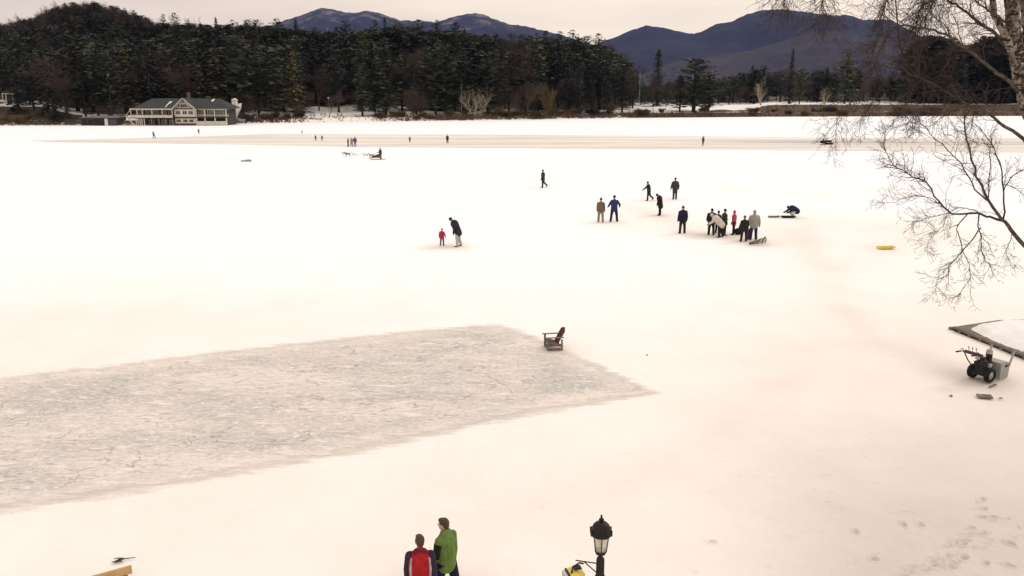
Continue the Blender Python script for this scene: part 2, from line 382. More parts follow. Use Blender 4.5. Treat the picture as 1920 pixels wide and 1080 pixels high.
def poly_sheet(name, pix, step, z, m, label, grey=None):
    pts = [G(*p).xy for p in pix]
    xs = [p.x for p in pts]; ys = [p.y for p in pts]
    gx = np.arange(min(xs)-step*2, max(xs)+step*2, step[0] if isinstance(step, tuple) else step); gy = np.arange(min(ys)-step*2, max(ys)+step*2, step)
    X, Y = np.meshgrid(gx, gy); d = np.full(X.shape, 1e9); ins = np.zeros(X.shape, bool)
    for i in range(len(pts)):
        a, b = pts[i], pts[(i+1)%len(pts)]; dx, dy = b.x-a.x, b.y-a.y
        t = np.clip(((X-a.x)*dx+(Y-a.y)*dy)/(dx*dx+dy*dy), 0, 1); d = np.minimum(d, np.hypot(X-a.x-t*dx, Y-a.y-t*dy))
        c = ((a.y > Y) != (b.y > Y)) & (X < (b.x-a.x)*(Y-a.y)/((b.y-a.y) or 1e-9)+a.x); ins ^= c
    e = np.where(ins, d, -d)
    at = {'edge': e}
    if grey is not None:
        qx, qy = proj(X, Y, 0*X); at['grey'] = grey(qx, qy)
    Z = lake_z(X, Y)+z
    return tag(link(name, grid_mesh(name, X, Y, Z, at), m), label, kind='structure')
M_ICE = m_ice('scraped ice', (.73,.65,.595), (.535,.495,.465), (.32,.29,.275))
M_ICE2 = m_ice('far ice', (.82,.73,.655), (.70,.635,.58), (.52,.485,.46), True)
poly_sheet('skating_rink', [(-420,745),(0,706),(200,683),(420,655),(700,626),(860,611),(940,606),(1010,632),(1120,678),(1250,737),(1000,782),(850,815),(600,868),(300,922),(0,968),(-420,1040)], .11, .010, M_ICE, 'scraped grey skating ice cut with skate marks')
poly_sheet('ice_track', [(30,263.5),(200,260.5),(500,251.5),(960,252.5),(1250,255),(1600,258),(2000,258),(2350,257),(2350,289),(1900,286.5),(1500,282),(1200,280),(800,277),(600,274.5),(300,269),(120,267)], .6, .012, M_ICE2, 'wide band of cleared skating ice far out on the lake',
    lambda x, y: .95*ss(x,1050,1700)*np.exp(-((y-264-np.minimum(x-960,700)*.006)/4.5)**2))

# ------------------------------------------------------------------ land beyond the lake
def m_land():
    m = bpy.data.materials.new('winter ground'); m.use_nodes = True; nt = m.node_tree; b = nt.nodes['Principled BSDF']; L = nt.links.new
    b.inputs['Roughness'].default_value = .95; b.inputs['Specular IOR Level'].default_value = .1
    at = N(nt, 'ShaderNodeAttribute', attribute_name='snow'); gc = N(nt, 'ShaderNodeTexCoord')
    n = N(nt, 'ShaderNodeTexNoise', i_Scale=.16, i_Detail=8.0, i_Roughness=.7); L(gc.outputs['Object'], n.inputs[0])
    s = N(nt, 'ShaderNodeMath', operation='MULTIPLY_ADD'); L(at.outputs['Fac'], s.inputs[0]); s.inputs[1].default_value = 1.0; L(n.outputs[0], s.inputs[2])
    r = N(nt, 'ShaderNodeMapRange'); r.inputs['From Min'].default_value = .97; r.inputs['From Max'].default_value = 1.06; L(s.outputs[0], r.inputs[0])
    n2 = N(nt, 'ShaderNodeTexNoise', i_Scale=.8, i_Detail=6.0, i_Roughness=.7); L(gc.outputs['Object'], n2.inputs[0])
    c = N(nt, 'ShaderNodeMix', data_type='RGBA'); L(n2.outputs[0], c.inputs['Factor']); c.inputs['A'].default_value = (.04,.028,.02,1); c.inputs['B'].default_value = (.17,.125,.09,1)
    x = N(nt, 'ShaderNodeMix', data_type='RGBA'); L(r.outputs[0], x.inputs['Factor']); L(c.outputs['Result'], x.inputs['A']); x.inputs['B'].default_value = (.85,.81,.77,1)
    L(x.outputs['Result'], b.inputs['Base Color'])
    return m
pxl = np.linspace(-450, 2500, 520)
dl = np.concatenate([np.linspace(-6, 60, 90), np.linspace(62, 330, 90), np.exp(np.linspace(np.log(340), np.log(9500), 40))])
PL, DL = np.meshgrid(pxl, dl); YL = Ys(PL)+DL; XL = (PL-960)*CP/F*YL
nz = fbm(XL, YL, .12, 31)-.5
ZL = tz(PL, YL) + nz*.9*ss(DL, 4, 18)
wt = ss(PL, 1168, 1215)
sn = (1-wt)*(.50*(1-ss(DL, 8, 60))+.15) + wt*(.62+.3*ss(DL, 12, 40))
sn = np.where((PL>1430)&(DL>15)&(DL<29), .16+.55*(fbm(XL, YL*3, .05, 91)-.5), sn)
sn = np.where((PL>1430)&(DL>3)&(DL<=15), .50+.5*(fbm(XL, YL*3, .06, 92)-.5), sn)
sn -= wt*.30*np.exp(-((DL-5)/5.)**2)
sn -= wt*.5*np.exp(-((DL-22)/7.)**2)*ss(PL,1300,1340)
sn = np.where((PL<150)&(DL>8)&(DL<22), .3, sn)
sn = np.where((PL<150)&(DL>=22)&(DL<40), .75, sn)
sn = sn - wt*.8*ss(DL, 118, 135)
sn += .25*np.exp(-((PL-650)/110.)**2)*(1-ss(DL, 35, 60)) - .25*np.exp(-((DL-3)/2.5)**2)
tag(link('far_shore_ground', grid_mesh('far_shore_ground', XL, YL, ZL, {'snow': sn}), m_land()), 'snowy brown ground of the far shore', kind='structure')

# ------------------------------------------------------------------ mountains
def m_mountain(name, c0, c1, snow=0.):
    m = mat(name, c0, .95, c1, .006, .8, spec=.05); nt = m.node_tree; L = nt.links.new; b = nt.nodes['Principled BSDF']
    src = b.inputs['Base Color'].links[0].from_socket
    at = N(nt, 'ShaderNodeAttribute', attribute_name='top'); gc = N(nt, 'ShaderNodeTexCoord')
    mp = N(nt, 'ShaderNodeMapping'); mp.inputs['Scale'].default_value = (1,1,.35); L(gc.outputs['Object'], mp.inputs[0])
    n = N(nt, 'ShaderNodeTexNoise', i_Scale=.012, i_Detail=9.0, i_Roughness=.7); L(mp.outputs[0], n.inputs[0])
    s = N(nt, 'ShaderNodeMath', operation='MULTIPLY_ADD'); L(at.outputs['Fac'], s.inputs[0]); s.inputs[1].default_value = .35; L(n.outputs[0], s.inputs[2])
    r = N(nt, 'ShaderNodeMapRange'); r.inputs['From Min'].default_value = .80; r.inputs['From Max'].default_value = .95; r.inputs['To Max'].default_value = snow; L(s.outputs[0], r.inputs[0])
    x = N(nt, 'ShaderNodeMix', data_type='RGBA'); L(r.outputs[0], x.inputs['Factor']); L(src, x.inputs['A']); x.inputs['B'].default_value = (.5,.45,.43,1)
    L(x.outputs['Result'], b.inputs['Base Color']); return m
def mountain(name, prof, D, m, label, back=1400, seed=1):
    f = interp(prof); u = np.linspace(prof[0][0], prof[-1][0], 360); v = np.linspace(-1, 1, 90)
    U, V = np.meshgrid(u, v); Zr = (H + (YH - f(U) + (fbm(U, U*0+seed*3.3, .13, seed, 5)-.5)*3.6)/F*D*CP)
    Y = D + V*back; X = (U-960)*CP/F*D*(1+.12*V)
    sh = 1-np.abs(V)**1.15
    ridg = (fbm(X, Y, .0022, seed+40, 5)-.5)
    Z = Zr*sh + ridg*Zr*.75*np.clip(np.abs(V)*2.2, 0, 1)*(1-np.abs(V)) - 6*np.abs(V)
    Xs = X + ridg*90*np.abs(V)
    return tag(link(name, grid_mesh(name, Xs, Y, Z, {'top': sh*Zr/Zr.max()}), m), label, kind='structure')
M_MT1 = m_mountain('far conifer mountain', (.011,.016,.038), (.022,.026,.048), .34)
M_MT2 = m_mountain('blue mountain', (.010,.014,.034), (.022,.026,.048), .0)
M_MT3 = m_mountain('foothill wood', (.060,.048,.055), (.022,.024,.042), .0)
mountain('mountain', [(440,110),(500,60),(545,42),(570,35),(590,28),(612,22),(632,24),(652,30),(672,30),(695,27),(712,30),(730,36),(755,43),(790,44),(820,46),(835,42),(860,35),(892,30),(908,33),(930,42),(955,52),(985,54),(1010,60),(1040,66),(1100,84),(1200,130)], 5600, M_MT1, 'dark blue mountain range with snowy summits far behind the wood', seed=2)
mountain('mountain', [(1040,130),(1100,92),(1135,78),(1160,70),(1185,59),(1205,53),(1225,54),(1255,60),(1295,68),(1310,64),(1335,50),(1365,45),(1395,32),(1425,25),(1460,25),(1500,30),(1545,35),(1575,35),(1605,42),(1655,42),(1690,60),(1730,80),(1800,110),(2000,140),(2300,150)], 5000, M_MT2, 'dark blue mountain above the golf course shore', seed=5)
mountain('hills', [(1180,150),(1260,118),(1330,108),(1400,98),(1450,84),(1500,68),(1545,62),(1600,70),(1660,76),(1720,96),(1790,120),(1900,140),(2100,150),(2400,155)], 3300, M_MT3, 'greyer wooded foothill in front of the blue mountain', back=900, seed=8)

# haze over the whole place
hz = MB().b2(-9000, 9000, -40, 8200, -1.6, 640).build('haze', [bpy.data.materials.new('haze')])
hz['kind'] = 'stuff'; hz['label'] = 'thin bluish winter haze'
hm = hz.data.materials[0]; hm.use_nodes = True; hm.node_tree.nodes.clear()
pv = N(hm.node_tree, 'ShaderNodeVolumePrincipled'); pv.inputs['Color'].default_value = (.40,.47,.95,1); pv.inputs['Density'].default_value = .000030
oo = N(hm.node_tree, 'ShaderNodeOutputMaterial'); hm.node_tree.links.new(pv.outputs[0], oo.inputs['Volume'])
# ------------------------------------------------------------------ trees of the far shore
def crown_mesh(name, h, R, seed, kind):
    r = random.Random(seed); mb = MB()
    z0 = {'spruce': .05, 'pine': .16, 'round': .10, 'tamarack': .12}[kind]*h
    z = z0; side = [r.uniform(.7, 1.15) for _ in range(7)]; bulge = [r.uniform(.72, 1.2) for _ in range(10)]
    while z < h*.985:
        t = (z-z0)/(h-z0)
        if kind == 'spruce': L_ = R*(1-t)**.85+.25; dz = .42
        elif kind == 'tamarack': L_ = R*(1-t)**.7*.95+.3; dz = .5
        elif kind == 'round': L_ = R*math.sqrt(max(0, 1-(1.75*t-.75)**2))*.95+.3; dz = .5
        else: L_ = R*(min(1, .6+.9*t) if t < .5 else (1.06-t)**.55*1.25)+.35; dz = .55
        if kind in ('pine', 'round'): L_ *= bulge[min(9, int(t*10))]
        nb = 6 if kind == 'spruce' else 5
        a0 = r.uniform(0, 6.28)
        for k in range(nb):
            if kind == 'pine' and r.random() < .16: continue
            if kind == 'tamarack' and r.random() < .1: continue
            a = a0 + 2*PI*k/nb + r.uniform(-.35, .35); l = L_*r.uniform(.62, 1.1)*side[int((a % 6.283)/6.284*7)]
            slope = {'spruce': -.30, 'pine': .12, 'round': .2, 'tamarack': -.05}[kind]+r.uniform(-.1, .1)
            n = max(2, int(l/.42)); ca, sa = math.cos(a), math.sin(a)
            for i in range(n):
                u = (i+.6)/n*l
                if u < .18*L_ and r.random() < .6: continue
                c = Vector((ca*u, sa*u, z+slope*u+(.10*u*u/max(l,1) if kind == 'pine' else .0)+r.uniform(-.18,.18)))
                s = r.uniform(.30, .58)*(1.2 if kind != 'spruce' else .9)
                w_ = Vector((-sa, ca, 0))*s*r.uniform(.6, 1.1) + Vector((0,0,r.uniform(-.25,.25)*s))
                f_ = Vector((ca, sa, slope+r.uniform(-.6,.35)))*s*r.uniform(.7,1.2)
                j = Vector((r.gauss(0,.12), r.gauss(0,.12), 0))
                mb.add([c-w_+j*.5, c+f_+j, c+w_-j*.5, c-f_*.8+Vector((0,0,r.uniform(-.2,.05)))], [(0,1,2,3)])
        z += dz*r.uniform(.75, 1.25)
    for k in range(5 if kind == 'spruce' else 9):
        s = .35; c = Vector((r.gauss(0,.12 if kind == 'spruce' else .5), r.gauss(0,.12 if kind == 'spruce' else .5), h-.35*k*(1 if kind == 'spruce' else .3)))
        mb.add([c+Vector((-s*.5,0,-s)), c+Vector((0,s*.4,-s)), c+Vector((s*.5,0,-s)), c+Vector((0,0,s*.8))], [(0,1,3),(1,2,3)])
    return mb.mesh(name, False)
def trunk_mesh(name, h, r0, frac=.92):
    return MB().tube([(0,0,-1.2),(0,0,h*.3),(.1,.05,h*.6),(0,0,h*frac)], [r0*1.25, r0, r0*.65, r0*.15], 7).mesh(name, True)
def bare_mesh(h, seed, spread=.55, twig=1.0, stems=1, thick=.16, droop=0):
    """returns (stem mesh builder, twig mesh builder) of a leafless tree"""
    r = random.Random(seed); st = MB(); tw = MB()
    def grow(p, d, l, rad_, lev):
        n = 4; pts = [p]; q = p.copy(); dd = d.copy()
        for i in range(n):
            dd = (dd + Vector((r.gauss(0,.13), r.gauss(0,.13), r.gauss(0.03,.07)-droop*(lev>1)))).normalized(); q = q+dd*(l/n); pts.append(q.copy())
        (st if lev < 2 else tw).tube(pts, [max(rad_*(1-.18*i), .012) for i in range(n+1)], 6 if lev < 2 else 3, cap=False)
        if lev >= 4: return
        nb = max(2, int({0: 7, 1: 6, 2: 6, 3: 5}[lev]*twig))
        for k in range(nb):
            f = r.uniform(.3 if lev == 0 else .15, 1.0); i = min(n-1, int(f*n)); b = pts[i].lerp(pts[i+1], f*n-i)
            ax = dd.orthogonal().normalized(); ax.rotate(Matrix.Rotation(r.uniform(0,6.28), 3, dd))
            nd = (dd*r.uniform(.5,.9) + ax*r.uniform(.5,1.)*spread*1.5 + Vector((0,0,.15))).normalized()
            grow(b, nd, l*r.uniform(.42,.68), rad_*.52*(1-.4*f), lev+1)
    for s in range(stems):
        a = r.uniform(0,6.28); le = 0.08 if stems == 1 else .32
        grow(Vector((math.cos(a)*.2*(stems>1), math.sin(a)*.2*(stems>1), -.8)), Vector((math.cos(a)*le, math.sin(a)*le, 1)).normalized(), h*.62, thick*r.uniform(.8,1.1), 0)
    return st, tw
M_NEED = [mat('dark pine needles', (.080,.086,.058), .8, (.044,.052,.040), .35, .6, rand=.5, spec=.15),
          mat('spruce needles', (.052,.058,.043), .8, (.028,.034,.028), .4, .6, rand=.4, spec=.15),
          mat('olive pine needles', (.125,.13,.075), .85, (.070,.078,.048), .5, .6, rand=.2, spec=.1),
          mat('tawny larch twigs', (.17,.125,.07), .9, (.11,.085,.05), .6, .6, rand=.15, spec=.1)]
M_TRUNK = mat('conifer bark', (.07,.052,.042), .9, (.035,.027,.024), 2., .6, spec=.1)
M_BIRCHF = mat('pale bark', (.50,.42,.35), .9, (.28,.22,.18), 1.5, .5, spec=.1)
M_TWIG = [mat('reddish bare twigs', (.085,.055,.048), .9, (.055,.038,.035), .5, .5, rand=.25, spec=.1),
          mat('pale bare twigs', (.36,.28,.22), .9, (.25,.19,.15), .5, .5, rand=.1, spec=.1),
          mat('orange brown bush twigs', (.19,.115,.06), .9, (.10,.062,.036), .7, .5, rand=.2, spec=.1)]
PROTO = {}
def proto(key, cm, cmat, tm, tmat):
    PROTO[key] = [(cm, cmat), (tm, tmat)]
    for me, m in PROTO[key]: me.materials.append(m)
for k in range(5): proto('pine%d' % k, crown_mesh('crown', 20, 4.4, 100+k, 'pine'), M_NEED[0], trunk_mesh('trunk', 20, .3), M_TRUNK)
for k in range(3): proto('spruce%d' % k, crown_mesh('crown', 20, 3.9, 200+k, 'spruce'), M_NEED[1], trunk_mesh('trunk', 20, .25), M_TRUNK)
for k in range(2): proto('olive%d' % k, crown_mesh('crown', 16, 4.0, 300+k, 'round' if k else 'tamarack'), M_NEED[2], trunk_mesh('trunk', 16, .25), M_TRUNK)
for k in range(2): proto('larch%d' % k, crown_mesh('crown', 18, 3.2, 330+k, 'tamarack'), M_NEED[3] if k else M_NEED[2], trunk_mesh('trunk', 18, .22), M_TRUNK)
for k in range(3):
    s_, t_ = bare_mesh(14, 400+k, .55); proto('bare%d' % k, t_.mesh('crown'), M_TWIG[0], s_.mesh('trunk', True), M_TWIG[0])
for k in range(2):
    s_, t_ = bare_mesh(10, 420+k, .42, twig=.66, stems=4, thick=.22); proto('pale%d' % k, t_.mesh('crown'), M_TWIG[1], s_.mesh('trunk', True), M_BIRCHF)
for k in range(3):
    s_, t_ = bare_mesh(3.0, 440+k, .5, stems=7, thick=.03); proto('bush%d' % k, t_.mesh('twigs'), M_TWIG[2] if k else M_TWIG[0], s_.mesh('stems', True), M_TWIG[0])
s_, t_ = bare_mesh(8.2, 470, .16, stems=14, thick=.06); proto('willow0', t_.mesh('crown'), M_TWIG[2], s_.mesh('trunk', True), M_TWIG[2])
s_, t_ = bare_mesh(7, 471, .5, stems=3, thick=.12); proto('shadebush0', t_.mesh('crown'), M_TWIG[0], s_.mesh('trunk', True), M_TWIG[0])
NATURAL = {'pine': 20, 'spruce': 20, 'olive': 16, 'larch': 18, 'bare': 14, 'pale': 10, 'bush': 3, 'willow': 8.2, 'shadebush': 7}
def base(key): return key.rstrip('0123456789')
def plant(key, loc, h, label, cat='tree', group=None, name=None, fat=1., rnd=random):
    b = base(key); nm = name or {'pine': 'pine_tree', 'spruce': 'spruce_tree', 'olive': 'pine_tree', 'larch': 'larch_tree', 'bare': 'bare_tree', 'pale': 'pale_bare_tree', 'bush': 'bush', 'willow': 'willow_bush', 'shadebush': 'bare_tree'}[b]
    e = empty(nm, loc, label, cat, group, rnd.uniform(0, 6.28)); s = h/NATURAL[b]; e.scale = (s*fat, s*fat, s)
    names = ('twigs', 'stems') if b == 'bush' else ('crown', 'trunk')
    for (me, m), n_ in zip(PROTO[key], names):
        o = bpy.data.objects.new(n_, me); C.objects.link(o); o.parent = e
    return e
rt = random.Random(77)
def key(kind): return kind+str(rt.randrange(len([k for k in PROTO if base(k) == kind])))
def treeY(px, dist): return float(Ys(px))+dist
def top_h(px, Y, ytop):                  # tree height that carries its tip up to a row of the photo
    g = land(px, Y); return A(px, ytop, Y).z - g.z
def one(kind, px, ybase_dist, ytop, label, cat='tree', group=None, fat=1., **k):
    Y = treeY(px, ybase_dist); return plant(kind if kind in PROTO else key(kind), land(px, Y), top_h(px, Y, ytop), label, cat, group, fat=fat, rnd=rt, **k)

# -- trees one can single out
one('larch0', 678, 12, 118, 'slim olive brown conifer rising alone from the snow left of its wider twin', fat=1.5)
one('larch0', 722, 13, 88, 'wide olive conifer with several trunks standing right of the slim tawny one', fat=1.6)
one('larch0', 702, 16, 150, 'short olive conifer between the two tall olive conifers on the snowy shore', fat=1.3)
one('spruce1', 1112, 5, 148, 'black green conifer reaching down to the lake edge, right of the brown willow', fat=1.25)
one('spruce0', 1088, 8, 120, 'tall dark conifer directly behind the black green shore conifer', fat=1.1)
one('spruce2', 1140, 7, 128, 'dark conifer at the right end of the shore wood', fat=1.15)
one('spruce2', 1233, 62, 88, 'broad dark spruce standing alone against the blue mountain', fat=1.5)
one('olive1', 1302, 16, 110, 'rounded green pine on the snowy point right of the shore wood', fat=2.1)
one('olive1', 1330, 20, 138, 'lower green pine leaning on the rounded pine of the snowy point', fat=1.6)
one('olive0', 1276, 20, 140, 'small green pine at the left of the rounded pine on the point', fat=1.5)
one('spruce1', 1482, 46, 90, 'slim dark spruce on the golf course shore below the mountain', fat=.95)
one('olive0', 1585, 40, 92, 'dark pine beside the hanging birch twigs on the right shore', fat=1.1)
one('olive1', 1500, 34, 128, 'brownish pine at the foot of the slim dark spruce', fat=1.0)
one('pale0', 886, 6, 160, 'pair of pale bare birches standing at the lake edge in front of the dark wood', name='birch_tree')
one('pale1', 905, 8, 166, 'smaller pale bare birch close right of the pale pair at the lake edge', name='birch_tree')
one('pale1', 1430, 44, 146, 'pale bare tree shining in front of the dark trees across the snowfield', name='birch_tree')
one('pale0', 1548, 36, 158, 'pale bare saplings on the right shore below the pine', name='birch_tree')
one('bare0', 1226, 24, 140, 'grey bare tree on the snowy point below the lone spruce')
one('bare1', 1248, 26, 146, 'thin grey bare tree right of the bare tree below the lone spruce')
one('bare2', 615, 7, 160, 'small bare tree on the snow below the wood')
one('shadebush0', 775, 8, 164, 'grey bare tree at the shore, right of the olive conifers')
one('shadebush0', 985, 6, 152, 'broad reddish bare tree at the shore, left of the brown willow', fat=1.3)
one('willow0', 1030, 3, 166, 'upright orange brown willow bush at the lake edge', cat='bush', fat=.9)
one('willow0', 1146, 4, 194, 'low brown willow clump at the right end of the wood', cat='bush', fat=1.2)
one('spruce0', 100, 3, 180, 'small dark conifer overhanging the lake between the house and the shed', fat=1.7)
one('spruce1', 122, 5, 184, 'low dark conifer beside the boat shed', fat=1.6)
one('pine2', 205, 14, 92, 'large layered pine left of the boathouse roof', fat=1.15)
one('pine0', 180, 16, 80, 'tall pine behind the low boat shed', fat=1.1)
one('bare1', 410, 28, 148, 'rusty brown bare tree behind the right roof of the boathouse', fat=1.1)
one('larch1', 425, 30, 150, 'orange brown larch right behind the boathouse', fat=.9)
one('olive1', 450, 16, 175, 'green shore pine right of the white shed')
one('bare2', 42, 42, 116, 'reddish bare tree above the house on the left bank', fat=1.1)

# -- the shore wood: front rows, one tree at a time
MARKS = [(60, 'above the small house on the left bank'), (150, 'between the small house and the boat shed'), (235, 'above the boat shed'),
         (330, 'above the left wing of the boathouse'), (440, 'above the right wing of the boathouse'), (560, 'between the white shed and the snowy gap'),
         (660, 'above the snowy gap'), (760, 'behind the olive conifers'), (860, 'left of the pale birches'), (960, 'behind the pale birches'),
         (1060, 'around the brown willow'), (1130, 'behind the black green shore conifer'), (9999, 'at the right tip of the wood')]
def mark(px): return next(m for m in MARKS if px < m[0])[1]
KN = {'pine': 'dark green pine', 'spruce': 'narrow dark spruce', 'olive': 'olive green pine', 'bare': 'brownish bare tree', 'larch': 'olive brown conifer'}
ROWN = ['front row', 'second row', 'third row', 'crest row']
RANK = []                                     # (tree, bearing) for the naming pass at the end
def wood_tree(kd, p, Y, h, rown, fat, where=None):
    lab = '%s %s in %s' % (KN[kd], where or mark(p), rown)
    e = plant(key(kd), land(p, Y), h, lab, 'tree', KN[kd]+'s '+(where or mark(p)), fat=fat, rnd=rt); RANK.append((e, p)); return e
def in_house(px): return 232 < px < 446
for ri, (dist, step, ytop, jit) in enumerate([(15, 36, 104, 26), (30, 34, 88, 24), (48, 34, 74, 20)]):
    px = -55
    while px < 1192:
        p = px + rt.uniform(-8, 8); d = dist+rt.uniform(-4, 4)
        px += step*rt.uniform(.72, 1.2)
        if in_house(p) and dist < 26: d = 24
        if dist < 20 and (570 < p < 745): continue
        yt = ytop if p < 1150 else max(ytop, float(SKYL(p))+rt.uniform(6, 26))
        yt = max(yt + rt.gauss(0, jit*.55), float(SKYL(p))+2)
        Y = treeY(p, d); h = top_h(p, Y, yt)
        if not 7 < h < 30: continue
        kd = rt.choices(['pine', 'spruce', 'olive', 'bare', 'larch'], [6, 2.2, 2.0, .6 if not 925 < p < 1065 else 7, .5])[0]
        wood_tree(kd, p, Y, h, ROWN[ri], rt.uniform(1.05, 1.5))
# -- trees that draw the skyline of the wood
px = -40
while px < 1196:
    hill = px < 290
    Y = float(Yb(px)) + rt.uniform(-8, 6); h = top_h(px, Y, float(SKYL(px)) + (rt.uniform(-4, 6) if hill else rt.choice([rt.uniform(-9, 0), rt.uniform(0, 14)])))
    h = max(6, min(26, h)); kd = rt.choices(['pine', 'spruce', 'bare'], [6, .9, .5 if not hill else 2.2])[0]
    wood_tree(kd, px, Y, h, ROWN[3], rt.uniform(1.0, 1.6))
    px += rt.uniform(11, 22) if hill else rt.uniform(15, 36)
# -- the dark line of trees across the snowfield on the right
RS = interp([(1195,150),(1260,146),(1340,140),(1380,130),(1410,116),(1440,130),(1470,126),(1500,128),(1560,122),(1600,112),(1640,142),(1662,138),(1680,130),(1700,110),(1710,76),(1725,54),(1760,60),(1790,78),(1812,84),(1835,62),(1870,58),(1930,60),(2100,70)])
for ri, (dist, step) in enumerate(((92, 24), (112, 26))):
    px = 1205
    while px < 1960:
        near = px > 1706
        yt = float(RS(px)) + rt.uniform(-5, 20) + (14 if ri == 0 and not near else 0) + (20*(1-ri) if near else 0)
        d = dist if not near else 44+(dist-92)*.9; p = px+rt.uniform(-5, 5); Y = treeY(p, d+rt.uniform(-6, 6))
        h = max(5, top_h(p, Y, yt))
        kd = rt.choices(['pine', 'spruce', 'bare'], [6, 2.5, 2.2 if not near else .3])[0]
        where = ('in the black wood behind the birch' if near else 'across the snowfield '+('below the blue mountain' if px > 1400 else 'left of the mountain foot'))
        wood_tree(kd, p, Y, h, ('front row', 'back row')[ri], rt.uniform(1.7, 2.4) if not near else rt.uniform(1.5, 2.1), where)
        px += step*rt.uniform(.8, 1.3)*(.95 if near else 1)
# -- bushes on the bank
for k in range(64):
    left = k < 38
    if left: p = rt.choice([rt.uniform(450, 560), rt.uniform(660, 1160), rt.uniform(690, 800), rt.uniform(0, 130), rt.uniform(840,1150)])
    else: p = rt.uniform(1180, 1900)
    Y = treeY(p, rt.uniform(1.5, 9 if left else 14)); kk_ = key('bush')
    where = mark(p).replace('above', 'below').replace('behind', 'before') if left else ('on the bank right of the snowy point' if p < 1440 else 'on the bank below the hanging birch twigs' if p < 1700 else 'on the bank behind the birch trunk')
    lab = ('dark' if kk_ == 'bush0' else 'orange brown')+' low bare bush '+where
    e = plant(kk_, land(p, Y), rt.uniform(1.0, 2.8), lab, 'bush', 'bare bushes '+where, fat=rt.uniform(1.2, 2.4), rnd=rt); RANK.append((e, p))
# dead grass, reeds and brush along the bank, nobody could count it
bm_ = MB()
dens = interp([(-300,1),(0,1),(130,.9),(150,.2),(232,0),(446,0),(460,.9),(560,.9),(575,.04),(690,.08),(720,.8),(860,1),(960,.8),(1190,.9),(1220,.5),(1440,.45),(1460,.6),(2300,.6)])
for k in range(15000):
    p = rt.uniform(-150, 2050); c_ = mn.noise(Vector((p*.035, 3, 0)))
    if rt.random() > float(dens(p))*(.55+.9*c_+.3): continue
    hi = p > 1430 and rt.random() < .6
    d = rt.uniform(14, 27) if hi else abs(rt.gauss(0, 4))+.6
    g = land(p, treeY(p, d)); hh = rt.uniform(.35, 1.2)*(1+.6*c_); g.z -= .1
    t_ = Vector((rt.gauss(0,.7), rt.gauss(0,.4), hh)); w_ = Vector((rt.uniform(.08,.22), rt.uniform(-.1,.1), 0))
    bm_.add([g-w_, g+w_, g+t_], [(0,1,2)])
tag(bm_.build('bank_brush', mat('dead grass and brush', (.14,.095,.06), .95, (.06,.042,.032), .2, .7, spec=.1)), 'brown dead grass and brush along the far bank', kind='stuff')

# -- the rest of the wood, too many to count: one object
kinds = ['pine0','pine1','pine2','pine3','pine4','spruce0','spruce1','bare0','bare1','olive1']
src = {}
for o in bpy.data.objects:
    if o.name.startswith('crown') and o.parent:
        for k in kinds:
            if o.data == PROTO[k][0][0] and k not in src: src[k] = o
pts = []; kk = []; rot = []; scl = []
wn = [5,5,5,5,5,3,3,1.5,1.5,1.5]
for i in range(2300):
    p = rt.uniform(-120, 1192) if i < 1700 else rt.choice([rt.uniform(1200, 2050), rt.uniform(1715, 2050)]); f = rt.random(); d0 = 60; d1 = float(Yb(p)-Ys(p))
    if p > 1196: d0, d1 = (118, 175) if p < 1712 else (62, 130)
    d = d0+(d1-d0)*f
    if d1 < d0: continue
    Y = treeY(p, d); g = land(p, Y)
    pts.append(g); h = rt.uniform(12, 17.5)
    hmax = A(p, float(SKYL(p)+(1 if p < 290 else 8) if p < 1196 else RS(p)+3)+3+rt.uniform(0,8), Y).z-g.z; h = max(7, min(h if p < 1712 else 30, hmax))
    w_ = list(wn)
    if p < 300 and f > .55: w_[7] = w_[8] = 9
    if 925 < p < 1065: w_[7] = w_[8] = 12
    k = rt.choices(range(len(kinds)), w_)[0]; kk.append(k); rot.append(rt.uniform(0, 6.28)); s = h/NATURAL[base(kinds[k])]; scl.append(s*(1.0))
me = bpy.data.meshes.new('forest'); me.from_pydata([tuple(p) for p in pts], [], [])
a = me.attributes.new('kind_index', 'INT', 'POINT'); a.data.foreach_set('value', kk)
a = me.attributes.new('turn', 'FLOAT', 'POINT'); a.data.foreach_set('value', rot)
a = me.attributes.new('size', 'FLOAT', 'POINT'); a.data.foreach_set('value', scl)
fo = bpy.data.objects.new('forest', me); C.objects.link(fo); tag(fo, 'mass of dark conifers and bare trees filling the wood up the hill', kind='stuff')
ng = bpy.data.node_groups.new('forest', 'GeometryNodeTree')
ng.interface.new_socket('Geometry', in_out='INPUT', socket_type='NodeSocketGeometry'); ng.interface.new_socket('Geometry', in_out='OUTPUT', socket_type='NodeSocketGeometry')
gi = ng.nodes.new('NodeGroupInput'); go = ng.nodes.new('NodeGroupOutput'); jn = ng.nodes.new('GeometryNodeJoinGeometry')
def attr(nm, ty):
    n = ng.nodes.new('GeometryNodeInputNamedAttribute'); n.data_type = ty; n.inputs['Name'].default_value = nm; return n.outputs['Attribute']
ak, ar, asz = attr('kind_index', 'INT'), attr('turn', 'FLOAT'), attr('size', 'FLOAT')
cx = ng.nodes.new('ShaderNodeCombineXYZ'); ng.links.new(ar, cx.inputs['Z']); er = ng.nodes.new('FunctionNodeEulerToRotation'); ng.links.new(cx.outputs[0], er.inputs[0])
sx = ng.nodes.new('ShaderNodeCombineXYZ')
ml = ng.nodes.new('ShaderNodeMath'); ml.operation = 'MULTIPLY'; ml.inputs[1].default_value = 1.5; ng.links.new(asz, ml.inputs[0])
ng.links.new(ml.outputs[0], sx.inputs[0]); ng.links.new(ml.outputs[0], sx.inputs[1]); ng.links.new(asz, sx.inputs[2])
